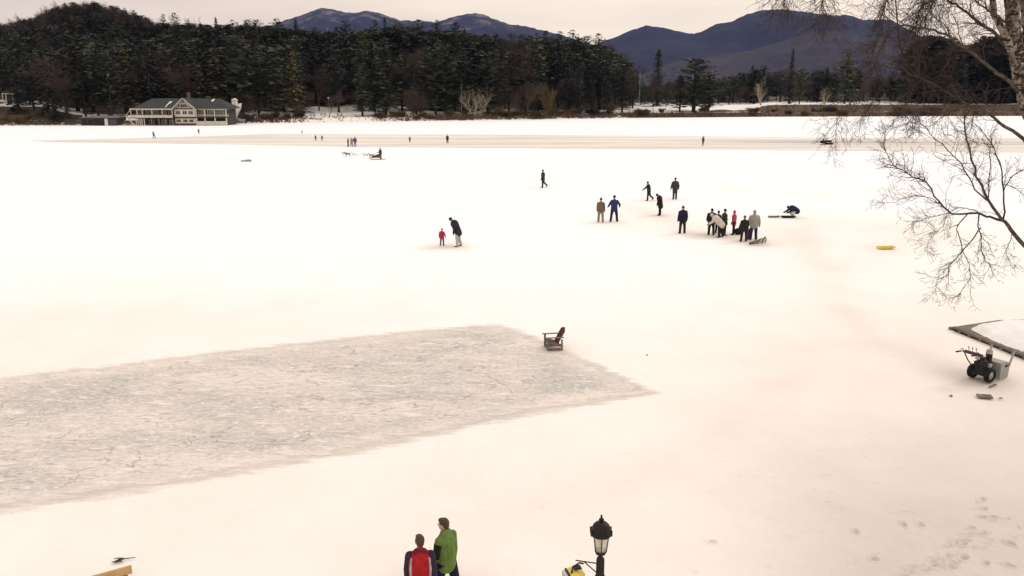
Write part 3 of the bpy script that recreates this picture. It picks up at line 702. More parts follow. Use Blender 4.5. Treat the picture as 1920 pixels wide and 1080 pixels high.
for i, k in enumerate(kinds):
    if k not in src: continue
    oi = ng.nodes.new('GeometryNodeObjectInfo'); oi.inputs['Object'].default_value = src[k]; oi.inputs['As Instance'].default_value = True
    cp = ng.nodes.new('FunctionNodeCompare'); cp.data_type = 'INT'; cp.operation = 'EQUAL'
    ints = [s for s in cp.inputs if s.type == 'INT']; ng.links.new(ak, ints[0]); ints[1].default_value = i
    ip = ng.nodes.new('GeometryNodeInstanceOnPoints'); ng.links.new(gi.outputs[0], ip.inputs['Points']); ng.links.new(cp.outputs[0], ip.inputs['Selection'])
    ng.links.new(oi.outputs['Geometry'], ip.inputs['Instance']); ng.links.new(er.outputs[0], ip.inputs['Rotation']); ng.links.new(sx.outputs[0], ip.inputs['Scale'])
    ng.links.new(ip.outputs[0], jn.inputs[0])
ng.links.new(jn.outputs[0], go.inputs[0])
md = fo.modifiers.new('wood', 'NODES'); md.node_group = ng


# ------------------------------------------------------------------ buildings on the far shore
M_CREAM = mat('cream painted wood', (.62,.565,.47), .7, (.48,.43,.35), 1.2, .5)
M_BROWN = mat('brown stained shingle', (.065,.046,.037), .85, (.04,.03,.026), 1.5, .6)
M_ROOF = mat('green grey shingle roof', (.034,.038,.036), .85, (.022,.025,.025), .8, .5)
M_DARK = mat('dark interior', (.018,.015,.014), .9)
M_GLASS = mat('dark window glass', (.03,.033,.04), .15, (.05,.05,.055), 2., .5, spec=.5)
M_WHITE = mat('white painted wood', (.78,.74,.68), .6, (.6,.56,.5), 2., .4)
M_SNOWP = mat('old snow', (.88,.86,.84), .85, (.75,.72,.70), 1.5, .5, bump=.4)
M_BRICK = mat('red brown brick', (.17,.085,.065), .9, (.10,.06,.05), 6., .5)
M_DECKW = mat('weathered boards', (.22,.18,.145), .85, (.12,.10,.085), 3., .6, bump=.3)
M_METAL = mat('grey pole metal', (.30,.29,.28), .5, metal=.6)
g0 = G(338, 235.2); S = depth(g0.y)/F
bh = empty('boathouse', (g0.x, g0.y, 0), 'long two storey cream and brown boathouse with a green grey roof and central gable', 'building')
def X_(px): return (px-338)*S
def Z_(py): return (235.2-py)*S
def Bq(mb, x0, x1, y0, y1, d0, d1, mi=0): return mb.b2(X_(x0), X_(x1), d0, d1, Z_(y1), Z_(y0), mi)
# walls of the two wings set back behind their porches, and the central block
w_ = MB(); Bq(w_, 254, 329, 204.6, 237, 1.9, 9.5); Bq(w_, 368.2, 424, 204.6, 237, 1.3, 9.5); w_.build('wall', M_BROWN, bh)
w_ = MB(); Bq(w_, 329.2, 368, 204, 219.3, 0, 9.3)
x0, x1, xp = X_(329.2), X_(368), X_(348.8); zt = Z_(204); zp = Z_(187.5)
w_.add([(x0,0,zt),(x1,0,zt),(xp,0,zp),(x0,9.2,zt),(x1,9.2,zt),(xp,9.2,zp)], [(0,1,2),(3,5,4),(0,2,5,3),(1,4,5,2)]); w_.build('gable_wall', M_CREAM, bh)
w_ = MB(); Bq(w_, 329.6, 367.6, 222.4, 231.5, .02, 9); w_.build('lower_wall', M_CREAM, bh)
w_ = MB(); Bq(w_, 329, 368.2, 219.3, 222.4, -.06, 9); Bq(w_, 329.2, 368, 231.5, 237, -.04, 9); w_.build('brown_band', M_BROWN, bh)
# main hipped roof
r_ = MB(); e0, e1 = X_(248), X_(433.5); ze = Z_(204.8); rz0, rz1 = X_(277), X_(405); zr_ = Z_(186)
r_.add([(e0,-.5,ze),(e1,-.5,ze),(e1,10.6,ze),(e0,10.6,ze),(rz0,5,zr_),(rz1,5,zr_)], [(0,1,5,4),(1,2,5),(2,3,4,5),(3,0,4),(3,2,1,0)])
rf = r_.build('roof', M_ROOF, bh)
c_ = MB(); Bq(c_, 343.6, 348.2, 174.5, 190, 4.6, 5.4); c_.build('chimney', M_BRICK, rf)
s_ = MB()
for (a, b, c, d_) in ((313,318.5,191.5,195.5),(311.5,315,195,202),(391.5,397,187.5,191.5)): 
    yy = lambda q: -.5+5.5*(Z_(q)-ze)/(zr_-ze)
    s_.add([(X_(a),yy(d_)-.06,Z_(d_)+.03),(X_(b)-.3,yy(d_)-.06,Z_(d_)+.03),(X_(b),yy(c)-.06,Z_(c)+.03),(X_(a)+.2,yy(c)-.06,Z_(c)+.03)],[(0,1,2,3)])
s_.build('roof_snow', M_SNOWP, rf)
# gable roof with overhanging bargeboards
r_ = MB(); ga, gb = X_(324.5), X_(373.5); zg = Z_(206); zk = Z_(184.6)
for sgn, gx in ((1, ga), (-1, gb)):
    r_.add([(gx,-1.0,zg),(xp,-1.0,zk),(xp,5.5,zk),(gx,5.5,zg),(gx,-1.0,zg-.22),(xp,-1.0,zk-.22),(xp,5.5,zk-.22),(gx,5.5,zg-.22)], [(0,1,2,3),(7,6,5,4),(0,4,5,1),(3,2,6,7),(0,3,7,4)])
r_.build('gable_roof', M_ROOF, bh)
r_ = MB()
for gx in (ga, gb): r_.bar((gx,-1.06,zg-.12),(xp,-1.06,zk-.12),.12,.34, up=Vector((0,1,0)))
for k in range(1, 8):
    for gx in (ga, gb):
        q = Vector((gx,0,zg)).lerp(Vector((xp,0,zk)), k/8); r_.b2(q.x-.09, q.x+.09, -1.1, -.98, q.z-.62, q.z-.15)
r_.build('bargeboard', M_CREAM, bh)
r_ = MB(); r_.bar((X_(333),-.3,Z_(200)),(X_(364.6),-.3,Z_(200)),.14); r_.bar((xp,-.3,Z_(193)),(xp,-.3,Z_(186)),.14); r_.bar((X_(340),-.3,Z_(193.4)),(X_(357.5),-.3,Z_(193.4)),.12); r_.build('gable_truss', M_BROWN, bh)
def window(px0, px1, py0, py1, dep, nm=2):
    f = MB(); Bq(f, px0-.7, px1+.7, py0-.7, py1+.9, dep-.08, dep); fo_ = f.build('window', M_WHITE if nm > 1 else M_CREAM, bh)
    g_ = MB(); Bq(g_, px0, px1, py0, py1, dep-.11, dep-.09); g_.build('pane', M_GLASS, fo_)
    m_ = MB()
    for i in range(1, nm): 
        x = px0+(px1-px0)*i/nm; Bq(m_, x-.22, x+.22, py0, py1, dep-.14, dep-.10)
    if m_.v: m_.build('mullion', M_CREAM, fo_)
for a, b in ((332,340),(344.6,352.4),(355.8,363.6)): window(a, b, 208.8, 214.8, 0); window(a, b, 224.3, 228.8, .02, 1)
window(342.3, 352.8, 196.2, 201.8, 0, 3)
for a, b in ((337,340),(357,360)): window(a, b, 196.8, 199.3, 0, 1)
for k in range(3): window(371.5+17.3*k, 383.8+17.3*k, 207.2, 215.5, 1.3, 4)
for k in range(5): window(256+14.4*k, 266+14.4*k, 208, 215.5, 1.9, 3)
for a, b in ((276,284),(300,308),(314,322)): window(a, b, 226, 235, 1.9, 2)
# right porch
f = MB(); Bq(f, 368.3, 427, 219.2, 221.4, -.1, 1.3); f.build('porch_floor', M_BROWN, bh)
f = MB(); Bq(f, 368.3, 427, 203.9, 206.2, -.2, 1.5); Bq(f, 368.3, 427, 215.6, 218.6, .9, 1.25); f.build('porch_beam', M_CREAM, bh)
f = MB(); Bq(f, 368.3, 426, 227.4, 234.6, 0, .35); f.build('porch_parapet', M_CREAM, bh)
f = MB(); Bq(f, 368.3, 425.5, 221.4, 227.4, 1.1, 1.28); f.build('porch_opening', M_DARK, bh)
for q in (369.6, 385.2, 404, 425.3): 
    f = MB(); Bq(f, q-.8, q+.8, 206.2, 219.2, -.05, .2); Bq(f, q-.9, q+.9, 221.4, 227.4, -.05, .3); f.build('porch_post', M_CREAM, bh)
# left porch, balcony and columns
f = MB(); Bq(f, 246, 329, 220.6, 222, -1.4, 1.9); f.build('balcony_floor', M_BROWN, bh)
f = MB(); Bq(f, 246, 329, 216.8, 220.6, -1.45, -1.35); Bq(f, 245.5, 329, 216.2, 217, -1.5, -1.3); f.build('balcony_railing', M_CREAM, bh)
f = MB(); Bq(f, 249, 329, 204.3, 206.2, -1.2, -.7); f.build('porch_beam', M_CREAM, bh)
for q in (250.5, 262, 272, 290, 309, 327.5):
    f = MB(); Bq(f, q-.55, q+.55, 206.2, 216.5, -1.1, -.9); f.build('porch_post', M_CREAM, bh)
for q in (259.5, 263, 266.5, 270, 274.5, 288, 302, 315, 327.5):
    f = MB(); Bq(f, q-.7, q+.7, 222, 236, -1.2, -.95); f.build('porch_column', M_CREAM if q < 276 else M_DECKW, bh)
f = MB()
for k in range(9): f.b2(X_(240.5)+k*.14, X_(240.5)+k*.14+.3, -1.2, .2, Z_(221)-.95-k*.0, Z_(221)-.8)
f.bar((X_(241),-1.2,Z_(217.5)),(X_(252.5),-1.2,Z_(204)),.12); f.bar((X_(242),-1.2,Z_(219)),(X_(258),-1.2,Z_(236)),.22)
f.build('outside_stair', M_CREAM, bh)

# boat shed
q = G(186, 235.6); s2 = depth(q.y)/F
sh = empty('boat_shed', (q.x, q.y, 0), 'low dark boat shed with one white door left of the boathouse', 'building')
f = MB().b2(-34*s2, 34*s2, 0, 6, -.3, 15*s2); f.build('wall', M_BROWN, sh)
f = MB(); f.add([(-36*s2,-.6,14.4*s2),(36*s2,-.6,14.4*s2),(36*s2,6.5,15.5*s2),(-36*s2,6.5,15.5*s2),(-20*s2,3,18*s2),(22*s2,3,18*s2)], [(0,1,5,4),(1,2,5),(2,3,4,5),(3,0,4),(0,3,2,1)]); f.build('roof', mat('grey shed roof', (.16,.14,.13), .9), sh)
f = MB().b2(11*s2, 17*s2, -.06, 0, 0, 13*s2); f.build('white_door', M_WHITE, sh)
for a in (-31,-20,-9, 1): f = MB().b2((a)*s2, (a+9)*s2, -.05, 0, 0, 11.5*s2); f.build('boat_door', M_DARK, sh)
f = MB().b2(20*s2, 33*s2, -.05, 0, 2*s2, 11*s2); f.build('window', M_GLASS, sh)

# small house on the left bank
Yh = treeY(18, 30); q = land(18, Yh); s3 = depth(Yh)/F
hs = empty('house', tuple(q), 'small brown house with cream porch columns on the raised left bank', 'building')
f = MB().b2(-10*s3, 14*s3, 0, 5, -1, 19*s3); f.build('wall', M_BROWN, hs)
f = MB(); f.add([(-13*s3,-.8,18*s3),(17*s3,-.8,18*s3),(17*s3,5.6,18*s3),(-13*s3,5.6,18*s3),(2*s3,-.8,27*s3),(2*s3,5.6,27*s3)], [(0,1,4),(1,2,5,4),(2,3,5),(3,0,4,5),(0,3,2,1)]); f.build('roof', M_ROOF, hs)
for a in (-12,-6,7,13): f = MB().b2((a-.8)*s3, (a+.8)*s3, -.7, -.4, -1, 17.6*s3); f.build('porch_column', M_CREAM, hs)
f = MB().b2(-12*s3, 14*s3, -.72, -.38, 16*s3, 17.9*s3); f.build('porch_beam', M_CREAM, hs)
for a in (-4, 1.5): f = MB().b2(a*s3, (a+4)*s3, -.06, 0, 5*s3, 13*s3); f.build('window', M_GLASS, hs)

# narrow white shed and things beside the boathouse
Yw = treeY(438, 6); q = land(438, Yw); s4 = depth(Yw)/F
e = empty('white_shed', tuple(q), 'narrow tall white shed with a snowy lean-to right of the boathouse', 'shed')
MB().b2(-5*s4, 3*s4, 0, 1.6, -.3, 34*s4).build('wall', M_WHITE, e)
f = MB(); f.add([(-6*s4,-.2,34*s4),(4*s4,-.2,34*s4),(4*s4,1.8,34*s4),(-6*s4,1.8,34*s4),(-1*s4,-.2,37*s4),(-1*s4,1.8,37*s4)], [(0,1,4),(1,2,5,4),(2,3,5),(3,0,4,5),(0,3,2,1)]); f.build('roof', M_SNOWP, e)
f = MB(); f.add([(3*s4,0,27*s4),(11*s4,0,28*s4),(9*s4,0,18*s4),(3*s4,0,8*s4),(3*s4,1.4,27*s4),(11*s4,1.4,28*s4),(9*s4,1.4,18*s4),(3*s4,1.4,8*s4)], [(0,3,2,1),(4,5,6,7),(0,1,5,4),(1,2,6,5),(2,3,7,6),(3,0,4,7)]); f.build('lean_to', M_SNOWP, e)
MB().b2(-3.6*s4, -.6*s4, -.04, 0, 2*s4, 15*s4).build('door', M_BROWN, e)
q = G(453, 231.5); e = empty('ticket_box', (q.x, q.y, 0), 'small low cream hut on the snow right of the white shed', 'hut')
MB().b2(-.95,.95,0,1.5,0,1.15).build('wall', M_CREAM, e); MB().b2(-1.1,1.1,-.12,1.62,1.16,1.28).build('roof', M_SNOWP, e); MB().b2(-.5,.5,-.03,0,.55,.95).build('hatch', M_WHITE, e)
q = G(240, 234.3); f = MB(); f.ell((0,0,.2),(1.1,.5,.34),14,8); 
e = empty('upturned_boat', (q.x, q.y+.6, 0), 'pale upturned rowing boat on the snow left of the boathouse', 'boat'); f.build('hull', M_SNOWP, e, True); MB().bar((-1,0,.53),(1,0,.53),.05).build('keel', M_DECKW, e)

# poles
def pole(px, ybase, ytop, label, cat, name='lamp_pole', head=True, m=M_METAL, r=.07, dist=None):
    Y = treeY(px, dist); g_ = land(px, Y); h_ = A(px, ytop, Y).z-g_.z
    e = empty(name, tuple(g_), label, cat); MB().tube([(0,0,-.3),(0,0,h_*.5),(0,0,h_)], [r,r*.85,r*.6], 8).build('pole', m, e, True)
    if head: MB().ell((0,0,h_+.12),(.3,.22,.16),10,6).build('lamp_head', M_WHITE, e, True)
    else: MB().ell((0,0,h_+.05),(.1,.1,.1),8,6).build('finial', m, e, True)
pole(615, 0, 184, 'thin pole with a round pale lamp head by the small bare tree', 'lamp post', dist=10)
pole(842, 0, 177, 'slim grey pole standing left of the pale birches', 'pole', 'utility_pole', False, dist=18, r=.12)
pole(865, 0, 157, 'tall thin pole rising from the pale birches', 'pole', 'utility_pole', False, m=M_BIRCHF, dist=12, r=.12)
pole(1199, 0, 138, 'white flagpole at the right tip of the shore wood', 'flagpole', 'flagpole', False, m=M_WHITE, dist=66, r=.14)
# park benches and tables in the snowy gap, tiny in the photograph
for i, (px, d) in enumerate(((584,14),(604,16),(635,15))):
    q = land(px, treeY(px, d)); e = empty('picnic_table', tuple(q), 'dark picnic table on the snow under the wood, %s of three' % ('leftmost','middle','rightmost')[i], 'table', 'picnic tables under the wood')
    MB().b2(-.9,.9,-.38,.38,.70,.76).build('table_top', M_BROWN, e)
    for s_ in (-1,1): MB().b2(-.9,.9,s_*.75-.13,s_*.75+.13,.42,.47).build('seat', M_BROWN, e)
    for s_ in (-1,1): MB().bar((s_*.65,-.7,0),(s_*.65,.25,.72),.09).bar((s_*.65,.7,0),(s_*.65,-.25,.72),.09).build('leg', M_BROWN, e)

# ------------------------------------------------------------------ things on and beside the lake
M_REDW = mat('dark red painted boards', (.14,.028,.03), .75, (.09,.03,.03), 8., .5)
M_GREYW = mat('grey brown weathered wood', (.20,.165,.14), .85, (.12,.10,.09), 9., .6)
M_BLACK = mat('black rubber', (.010,.009,.009), .8, (.016,.015,.015), 8., .5, spec=.15)
M_BLKM = mat('black painted metal', (.012,.010,.010), .5, (.02,.017,.016), 6., .5, spec=.2)
M_GREYM = mat('grey galvanised steel', (.36,.35,.33), .55, (.26,.25,.24), 5., .6, metal=.2)
M_RIM = mat('pale wheel rim', (.42,.39,.36), .6)
M_YEL = mat('yellow plastic', (.74,.58,.10), .55, (.62,.46,.08), 6., .4)
M_TAN = mat('fresh tan wood', (.52,.33,.155), .7, (.42,.25,.11), 3., .6)

# adirondack style chair facing left, on the edge of the ice
g = G(1036, 654.5); fwd = Vector((-.985,-.17,0)); ang = math.atan2(fwd.y, fwd.x)
ch = empty('deck_chair', (g.x, g.y, .03), 'grey brown wooden armchair with a dark red slatted back on the edge of the ice', 'chair', rz=ang)
for sy in (-1, 1):
    MB().b2(.22,.30, sy*.33-.025, sy*.33+.025, 0, .52).build('leg', M_GREYW, ch)
    MB().b2(-.36,-.29, sy*.33-.025, sy*.33+.025, 0, .44).build('leg', M_GREYW, ch)
    MB().b2(-.40,.38, sy*.34-.055, sy*.34+.055, .52,.545).build('armrest', M_GREYW, ch)
    MB().b2(-.36,.30, sy*.33-.02, sy*.33+.02, .0,.10).build('runner', M_GREYW, ch)
    MB().bar((.26,sy*.27,.33),(-.34,sy*.27,.17),.03,.10).build('seat_rail', M_GREYW, ch)
f = MB()
for k in range(6): f.bar((.24-.085*k,-.28,.37-.025*k),(.24-.085*k,.28,.37-.025*k),.07,.02)
f.build('seat', M_REDW, ch)
bk = MB()
for k in range(5):
    y = -.20+.10*k; hh = 1.0-.05*abs(k-2)**1.5; bk.bar((-.14,y,.24),(-.14-.36*hh, y*1.15,.24+.62*hh),.085,.022, up=Vector((0,1,0)))
bk = bk.build('backrest', M_REDW, ch)
MB().bar((-.28,-.27,.46),(-.28,.27,.46),.035,.06).bar((-.44,-.22,.74),(-.44,.22,.74),.03,.05).build('back_brace', M_GREYW, bk)
MB().b2(.225,.295,-.305,.305,.26,.33).b2(.225,.295,-.305,.305,.06,.11).build('front_rail', M_GREYW, ch)

ch.scale = (.88,.88,.92)
# snow blower
g = G(1838, 713); fw = Vector((.87,.49,0)); ang = math.atan2(fw.y, fw.x)
sb = empty('snow_blower', (g.x, g.y, .02), 'black and grey two stage snow blower with tall handlebars standing on the trodden snow', 'snow blower', rz=ang)
for sy in (-1, 1):
    wv = MB()
    n = 24; prof = [(.14,-.075),(.19,-.085),(.215,-.06),(.22,0),(.215,.06),(.19,.085),(.14,.075)]
    vs = []; fs = []
    for i in range(n):
        a = 2*PI*i/n
        for r_, y_ in prof: 
            rr = r_*(1.03 if (i%2 and r_ > .2) else 1); vs.append((rr*math.cos(a), y_, rr*math.sin(a)))
    m_ = len(prof)
    for i in range(n):
        for k in range(m_-1): fs.append((i*m_+k, i*m_+k+1, ((i+1)%n)*m_+k+1, ((i+1)%n)*m_+k))
    wv.add(vs, fs); wo_ = wv.build('wheel', M_BLACK, sb, loc=(0, sy*.27, .22))
    r_ = MB(); r_.tube([(0,-.05,0),(0,.05,0)], .142, 20); r_.tube([(0,-.075,0),(0,.075,0)], .04, 10); r_.build('rim', M_RIM, wo_, True)
MB().tube([(0,-.25,.22),(0,.25,.22)], .02, 8).build('axle', M_BLKM, sb)
MB().b2(-.12,.28,-.17,.17,.17,.44).build('gearbox', M_BLKM, sb)
f = MB(); f.b2(-.17,.14,-.17,.17,.44,.60); f.ell((-.02,0,.60),(.16,.16,.09),14,8); f.tube([(-.02,0,.62),(-.02,0,.74)], .09, 14); en = f.build('engine', M_BLKM, sb)
MB().b2(.0,.13,-.24,-.17,.46,.56).build('muffler', M_GREYM, en)
MB().ell((-.10,.10,.70),(.10,.09,.06),12,6).build('fuel_tank', M_RIM, en, True)
# auger housing: hollow box open at the front
f = MB(); W = .34
f.b2(.42,.80,-W-.01,-W+.01,.03,.54); f.b2(.42,.80,W-.01,W+.01,.03,.54); f.b2(.42,.80,-W+.01,W-.01,.53,.55); f.b2(.41,.43,-W+.01,W-.01,.03,.53)
f.add([(.80,-W,.54),(.90,-W,.42),(.86,-W,.05),(.80,-W,.03)], [(0,1,2,3)]); f.add([(.80,W,.54),(.90,W,.42),(.86,W,.05),(.80,W,.03)], [(3,2,1,0)])
hs_ = f.build('auger_housing', M_GREYM, sb)
au = MB(); au.tube([(.64,-.32,.26),(.64,.32,.26)], .025, 8)
for s_ in (-1, 1):
    pr = None
    for k in range(26):
        y = s_*(.03+.28*k/25); a = s_*k*.7; c1 = Vector((.64+.10*math.cos(a), y, .26+.10*math.sin(a))); c2 = Vector((.64+.19*math.cos(a), y, .26+.19*math.sin(a)))
        if pr: au.add([pr[0], pr[1], c2, c1], [(0,1,2,3)])
        pr = (c1, c2)
au.build('auger', M_BLKM, sb)
for sy in (-1, 1): MB().bar((.80,sy*.36,.40),(1.02,sy*.36,.90),.055,.03).build('drift_cutter', M_GREYM, hs_)
MB().b2(.62,.76,-.352,-.342,.40,.47).build('badge', M_BLACK, hs_)
f = MB(); f.tube([(.30,0,.44),(.30,0,.60),(.30,0,.80)], [.11,.09,.10], 14); c_ = f.build('discharge_chute', M_BLKM, sb)
f = MB(); f.tube([(.30,0,.80),(.31,0,.87),(.36,0,.91)], [.105,.10,.07], 14); f.build('chute_cap', M_GREYM, c_)
for sy in (-1, 1):
    f = MB(); f.tube([(-.10,sy*.20,.34),(-.42,sy*.23,.66),(-.58,sy*.25,.90),(-.68,sy*.25,.98),(-1.0,sy*.25,1.0)], .018, 8); f.build('handlebar', M_BLKM, sb, True)
    MB().tube([(-.82,sy*.25,.99),(-1.02,sy*.25,1.0)], .026, 8).build('grip', M_BLACK, sb)
    MB().tube([(-.60,sy*.25,.92),(-.70,sy*.25,1.06),(-.82,sy*.25,1.05)], .010, 6).build('lever', M_BLKM, sb)
f = MB(); f.box((-.52,0,.93),(.26,.46,.09),Matrix.Rotation(.35,3,'Y')); cpn = f.build('control_panel', mat('dark red brown panel', (.06,.028,.03), .6), sb)
for y in (-.1, .02, .14): MB().tube([(-.55,y,.97),(-.58,y,1.10)], .008, 6).ell((-.58,y,1.11),(.02,.02,.025),8,6).build('control_knob', M_BLACK, cpn)
MB().tube([(-.40,.05,.86),(-.1,.05,.80),(.24,.0,.74)], .008, 6).build('chute_rod', M_GREYM, sb)

sb.scale = (1.06,1.06,1.06)
# snow covered dock
zt = .17
dk_px = [(1786,613),(1950,679),(2100,640),(2060,585),(1925,599),(1872,600)]
pts = [G(x, y, zt) for x, y in dk_px]
dk = empty('dock', tuple(G(1850, 640, 0)), 'grey wooden dock half buried in smooth snow at the right edge', 'dock')
o0 = dk.location
def prism(poly, z0, z1):
    n = len(poly); mb = MB(); mb.add([(p.x-o0.x, p.y-o0.y, z1) for p in poly]+[(p.x-o0.x, p.y-o0.y, z0) for p in poly], [tuple(range(n)), tuple(reversed(range(n, 2*n)))]+[(i, i+n, (i+1)%n+n, (i+1)%n) for i in range(n)]); return mb
prism(pts, zt-.05, zt).build('deck', M_DECKW, dk)
cen = sum(pts, Vector())/len(pts)
inn = [cen+(p-cen)*.985 for p in pts]
prism(inn, zt-.26, zt-.055).build('dock_frame', mat('shadow gap timber', (.045,.035,.03), .8, (.02,.016,.014), 3., .5), dk)  # recessed frame, near-black colour paints the shadow gap under the deck
f = MB()
d_ = (pts[1]-pts[0]); 
for k in range(9):
    q = pts[0]+d_*(k/8); f.b2(q.x-o0.x-.08+.06, q.x-o0.x+.08+.06, q.y-o0.y+.10, q.y-o0.y+.26, -.1, zt-.06)
f.build('pile', M_GREYW, dk)
# boards along the front edge showing through the snow
f = MB()
for k in range(60):
    q = pts[0]+d_*((k+.5)/60)-Vector((o0.x,o0.y,0)); n_ = Vector((-d_.y,d_.x,0)).normalized(); f.bar(q+n_*.01+Vector((0,0,.012)), q+n_*random.uniform(.16,.34)+Vector((0,0,.012)), d_.length/60*.9, .02)
f.build('boards', M_DECKW, dk)
# snow on top: a low mound over most of the deck
nx_, ny_ = 60, 44
xs_ = [p.x for p in pts]; ys_ = [p.y for p in pts]
X, Y = np.meshgrid(np.linspace(min(xs_), max(xs_), nx_), np.linspace(min(ys_), max(ys_), ny_))
dd = np.full(X.shape, 1e9); ins = np.zeros(X.shape, bool)
for i in range(len(pts)):
    a, b = pts[i], pts[(i+1)%len(pts)]; dx, dy = b.x-a.x, b.y-a.y; t = np.clip(((X-a.x)*dx+(Y-a.y)*dy)/(dx*dx+dy*dy), 0, 1); e_ = np.hypot(X-a.x-t*dx, Y-a.y-t*dy)
    dd = np.minimum(dd, e_-(.10 if i == 0 else .03)); ins ^= ((a.y > Y) != (b.y > Y)) & (X < (b.x-a.x)*(Y-a.y)/((b.y-a.y) or 1e-9)+a.x)
dd = np.where(ins, dd, -.3) + (fbm(X, Y, 1.1, 77)-.5)*.55 - .55*np.exp(-(np.hypot(X-pts[0].x, Y-pts[0].y)/.8)**2)
Zs = zt-.04+.20*ss(dd, -.05, .7)+ (fbm(X,Y,.8,78)-.5)*.06*ss(dd,0,.5)
me = grid_mesh('snow_cover', X-o0.x, Y-o0.y, Zs)
import bmesh
bq = bmesh.new(); bq.from_mesh(me); fl_in = ((dd > -.04) & ins).reshape(-1); bq.verts.ensure_lookup_table()
bmesh.ops.delete(bq, geom=[v for v in bq.verts if not fl_in[v.index]], context='VERTS'); bq.to_mesh(me); bq.free()
link('snow_cover', me, M_SNOWP, dk)

# small wood scraps
def scrap(px, py, L_, W_, T_, yaw, label, name='board', m=M_DECKW, cat='board', tilt=0, z=0.02):
    g = G(px, py, .02); e = MB(); 
    e.box((0,0,T_/2), (L_,W_,T_)); e.box((L_*.18,W_*.12,T_*1.25), (L_*.5,W_*.4,T_*.5))
    o = e.build(name, m, loc=(g.x, g.y, z)); o.rotation_euler = (0, tilt, yaw); tag(o, label, cat); return o
scrap(1846, 744.5, .42, .26, .05, -.25, 'brown wood scrap lying flat just below the snow blower')
scrap(1861, 724, .40, .05, .03, .55, 'thin dark stick lying on the snow touching the shadow of the snow blower', 'stick', M_GREYW, 'stick')
scrap(1783, 743, .08, .06, .03, .2, 'tiny dark chip on the snow left of the wood scrap', 'wood_chip', M_GREYW, 'wood chip')
scrap(1876, 747, .12, .05, .02, .1, 'tiny dark chip on the snow right of the wood scrap', 'wood_chip', M_GREYW, 'wood chip')
scrap(1213, 666, .045, .045, .025, .1, 'black speck of ice or puck alone on the snow right of the armchair', 'puck', M_BLACK, 'puck')
scrap(462, 302.5, 1.35, .5, .16, .05, 'flat grey slab lying on the open snow below the boathouse', 'slab', M_GREYM, 'slab')
# yellow sled
g = G(1661, 467); f = MB(); n = 12
for i in range(n):
    pass
def sled(name, g, L_, W_, yaw, m, label, cat='sled', tilt=0, roll=0, z=.02):
    e = empty(name, (g.x, g.y, z), label, cat, rz=yaw); e.rotation_euler = (roll, tilt, yaw)
    mb = MB(); n = 12; vs = []
    for i in range(n+1):
        u = i/n; x = (u-.5)*L_; zc = .03+.22*max(0,u-.8)**2*20*.25; w_ = W_/2*(1-.35*max(0,u-.75)*2)
        vs += [(x,-w_,zc+.10),(x,-w_*.85,zc),(x,w_*.85,zc),(x,w_,zc+.10),(x,w_*.8,zc+.025),(x,-w_*.8,zc+.025)]
    fs = [(i*6+k, i*6+(k+1)%6, (i+1)*6+(k+1)%6, (i+1)*6+k) for i in range(n) for k in range(6)]+[tuple(range(5,-1,-1)), tuple(n*6+k for k in range(6))]
    mb.add(vs, fs); mb.build('hull', m, e); MB().tube([(L_*.45,-.1,.14),(L_*.62,0,.06),(L_*.45,.1,.14)], .01, 5).build('rope', M_BLACK, e); return e
sled('sled', g, 1.0, .48, .1, M_YEL, 'small yellow sled lying alone on the snow left of the birch twigs')
sled('sled', G(1451, 408.5), .85, .25, .02, M_DECKW, 'thin grey sled lying flat left of the kneeling person')
# tilted wooden sled beside the group: propped board
g = G(1424, 459); e = empty('toboggan', (g.x, g.y, .02), 'dark brown wooden toboggan tipped on its side in front of the crowd', 'toboggan', rz=.35)
f = MB()
for k in range(5): f.bar((-.75,-.0+.02,.04+.03*k),(.42,.0,.08+.085*k),.02,.088, up=Vector((0,1,0)))
f.build('slats', M_DECKW, e); MB().tube([(.42,0,.08),(.50,.02,.22),(.44,.04,.46)],.03,6).bar((-.2,.05,.05),(.1,.05,.36),.05).bar((.2,.05,.08),(.38,.05,.45),.05).build('cross_bar', mat('dark worn wood', (.06,.045,.038), .85), e)

# branch debris and plank at the lower left
g = G(228, 1053); f = MB(); rr = random.Random(3)
for k in range(10):
    p = Vector((rr.gauss(-.08,.06), rr.gauss(0,.05), .03)); a = rr.uniform(-.3,.5); l = rr.uniform(.05,.16); f.tube([p, p+Vector((math.cos(a)*l*.5, math.sin(a)*l*.5, .02)), p+Vector((math.cos(a)*l, math.sin(a)*l, 0))], [.012,.009,.004], 5)
f.tube([(-.12,-.02,.02),(.06,.03,.05),(.24,.11,.03)], [.014,.012,.006], 6)
tag(f.build('fallen_twig', mat('dead twig', (.05,.038,.03), .9), loc=(g.x, g.y, 0)), 'small dark broken twig on the snow above the tan plank', 'twig')
a_ = G(247, 1067, .16); b_ = G(130, 1100, .16); d_ = (b_-a_).normalized(); b_ = a_+d_*2.6
pl = empty('plank', ((a_+b_)/2).to_tuple(), 'fresh tan timber running out of the lower left corner', 'plank')
h_ = (a_-b_)/2
MB().bar(h_, -h_, .055, .16, up=Vector((0,0,1))).build('timber', M_TAN, pl)
MB().bar(h_*.9+Vector((0,0,-.08)), h_*.9+Vector((0,0,-.21)), .05,.12).bar(-h_*.8+Vector((0,0,-.08)), -h_*.8+Vector((0,0,-.21)), .05,.12).build('block', M_GREYW, pl)

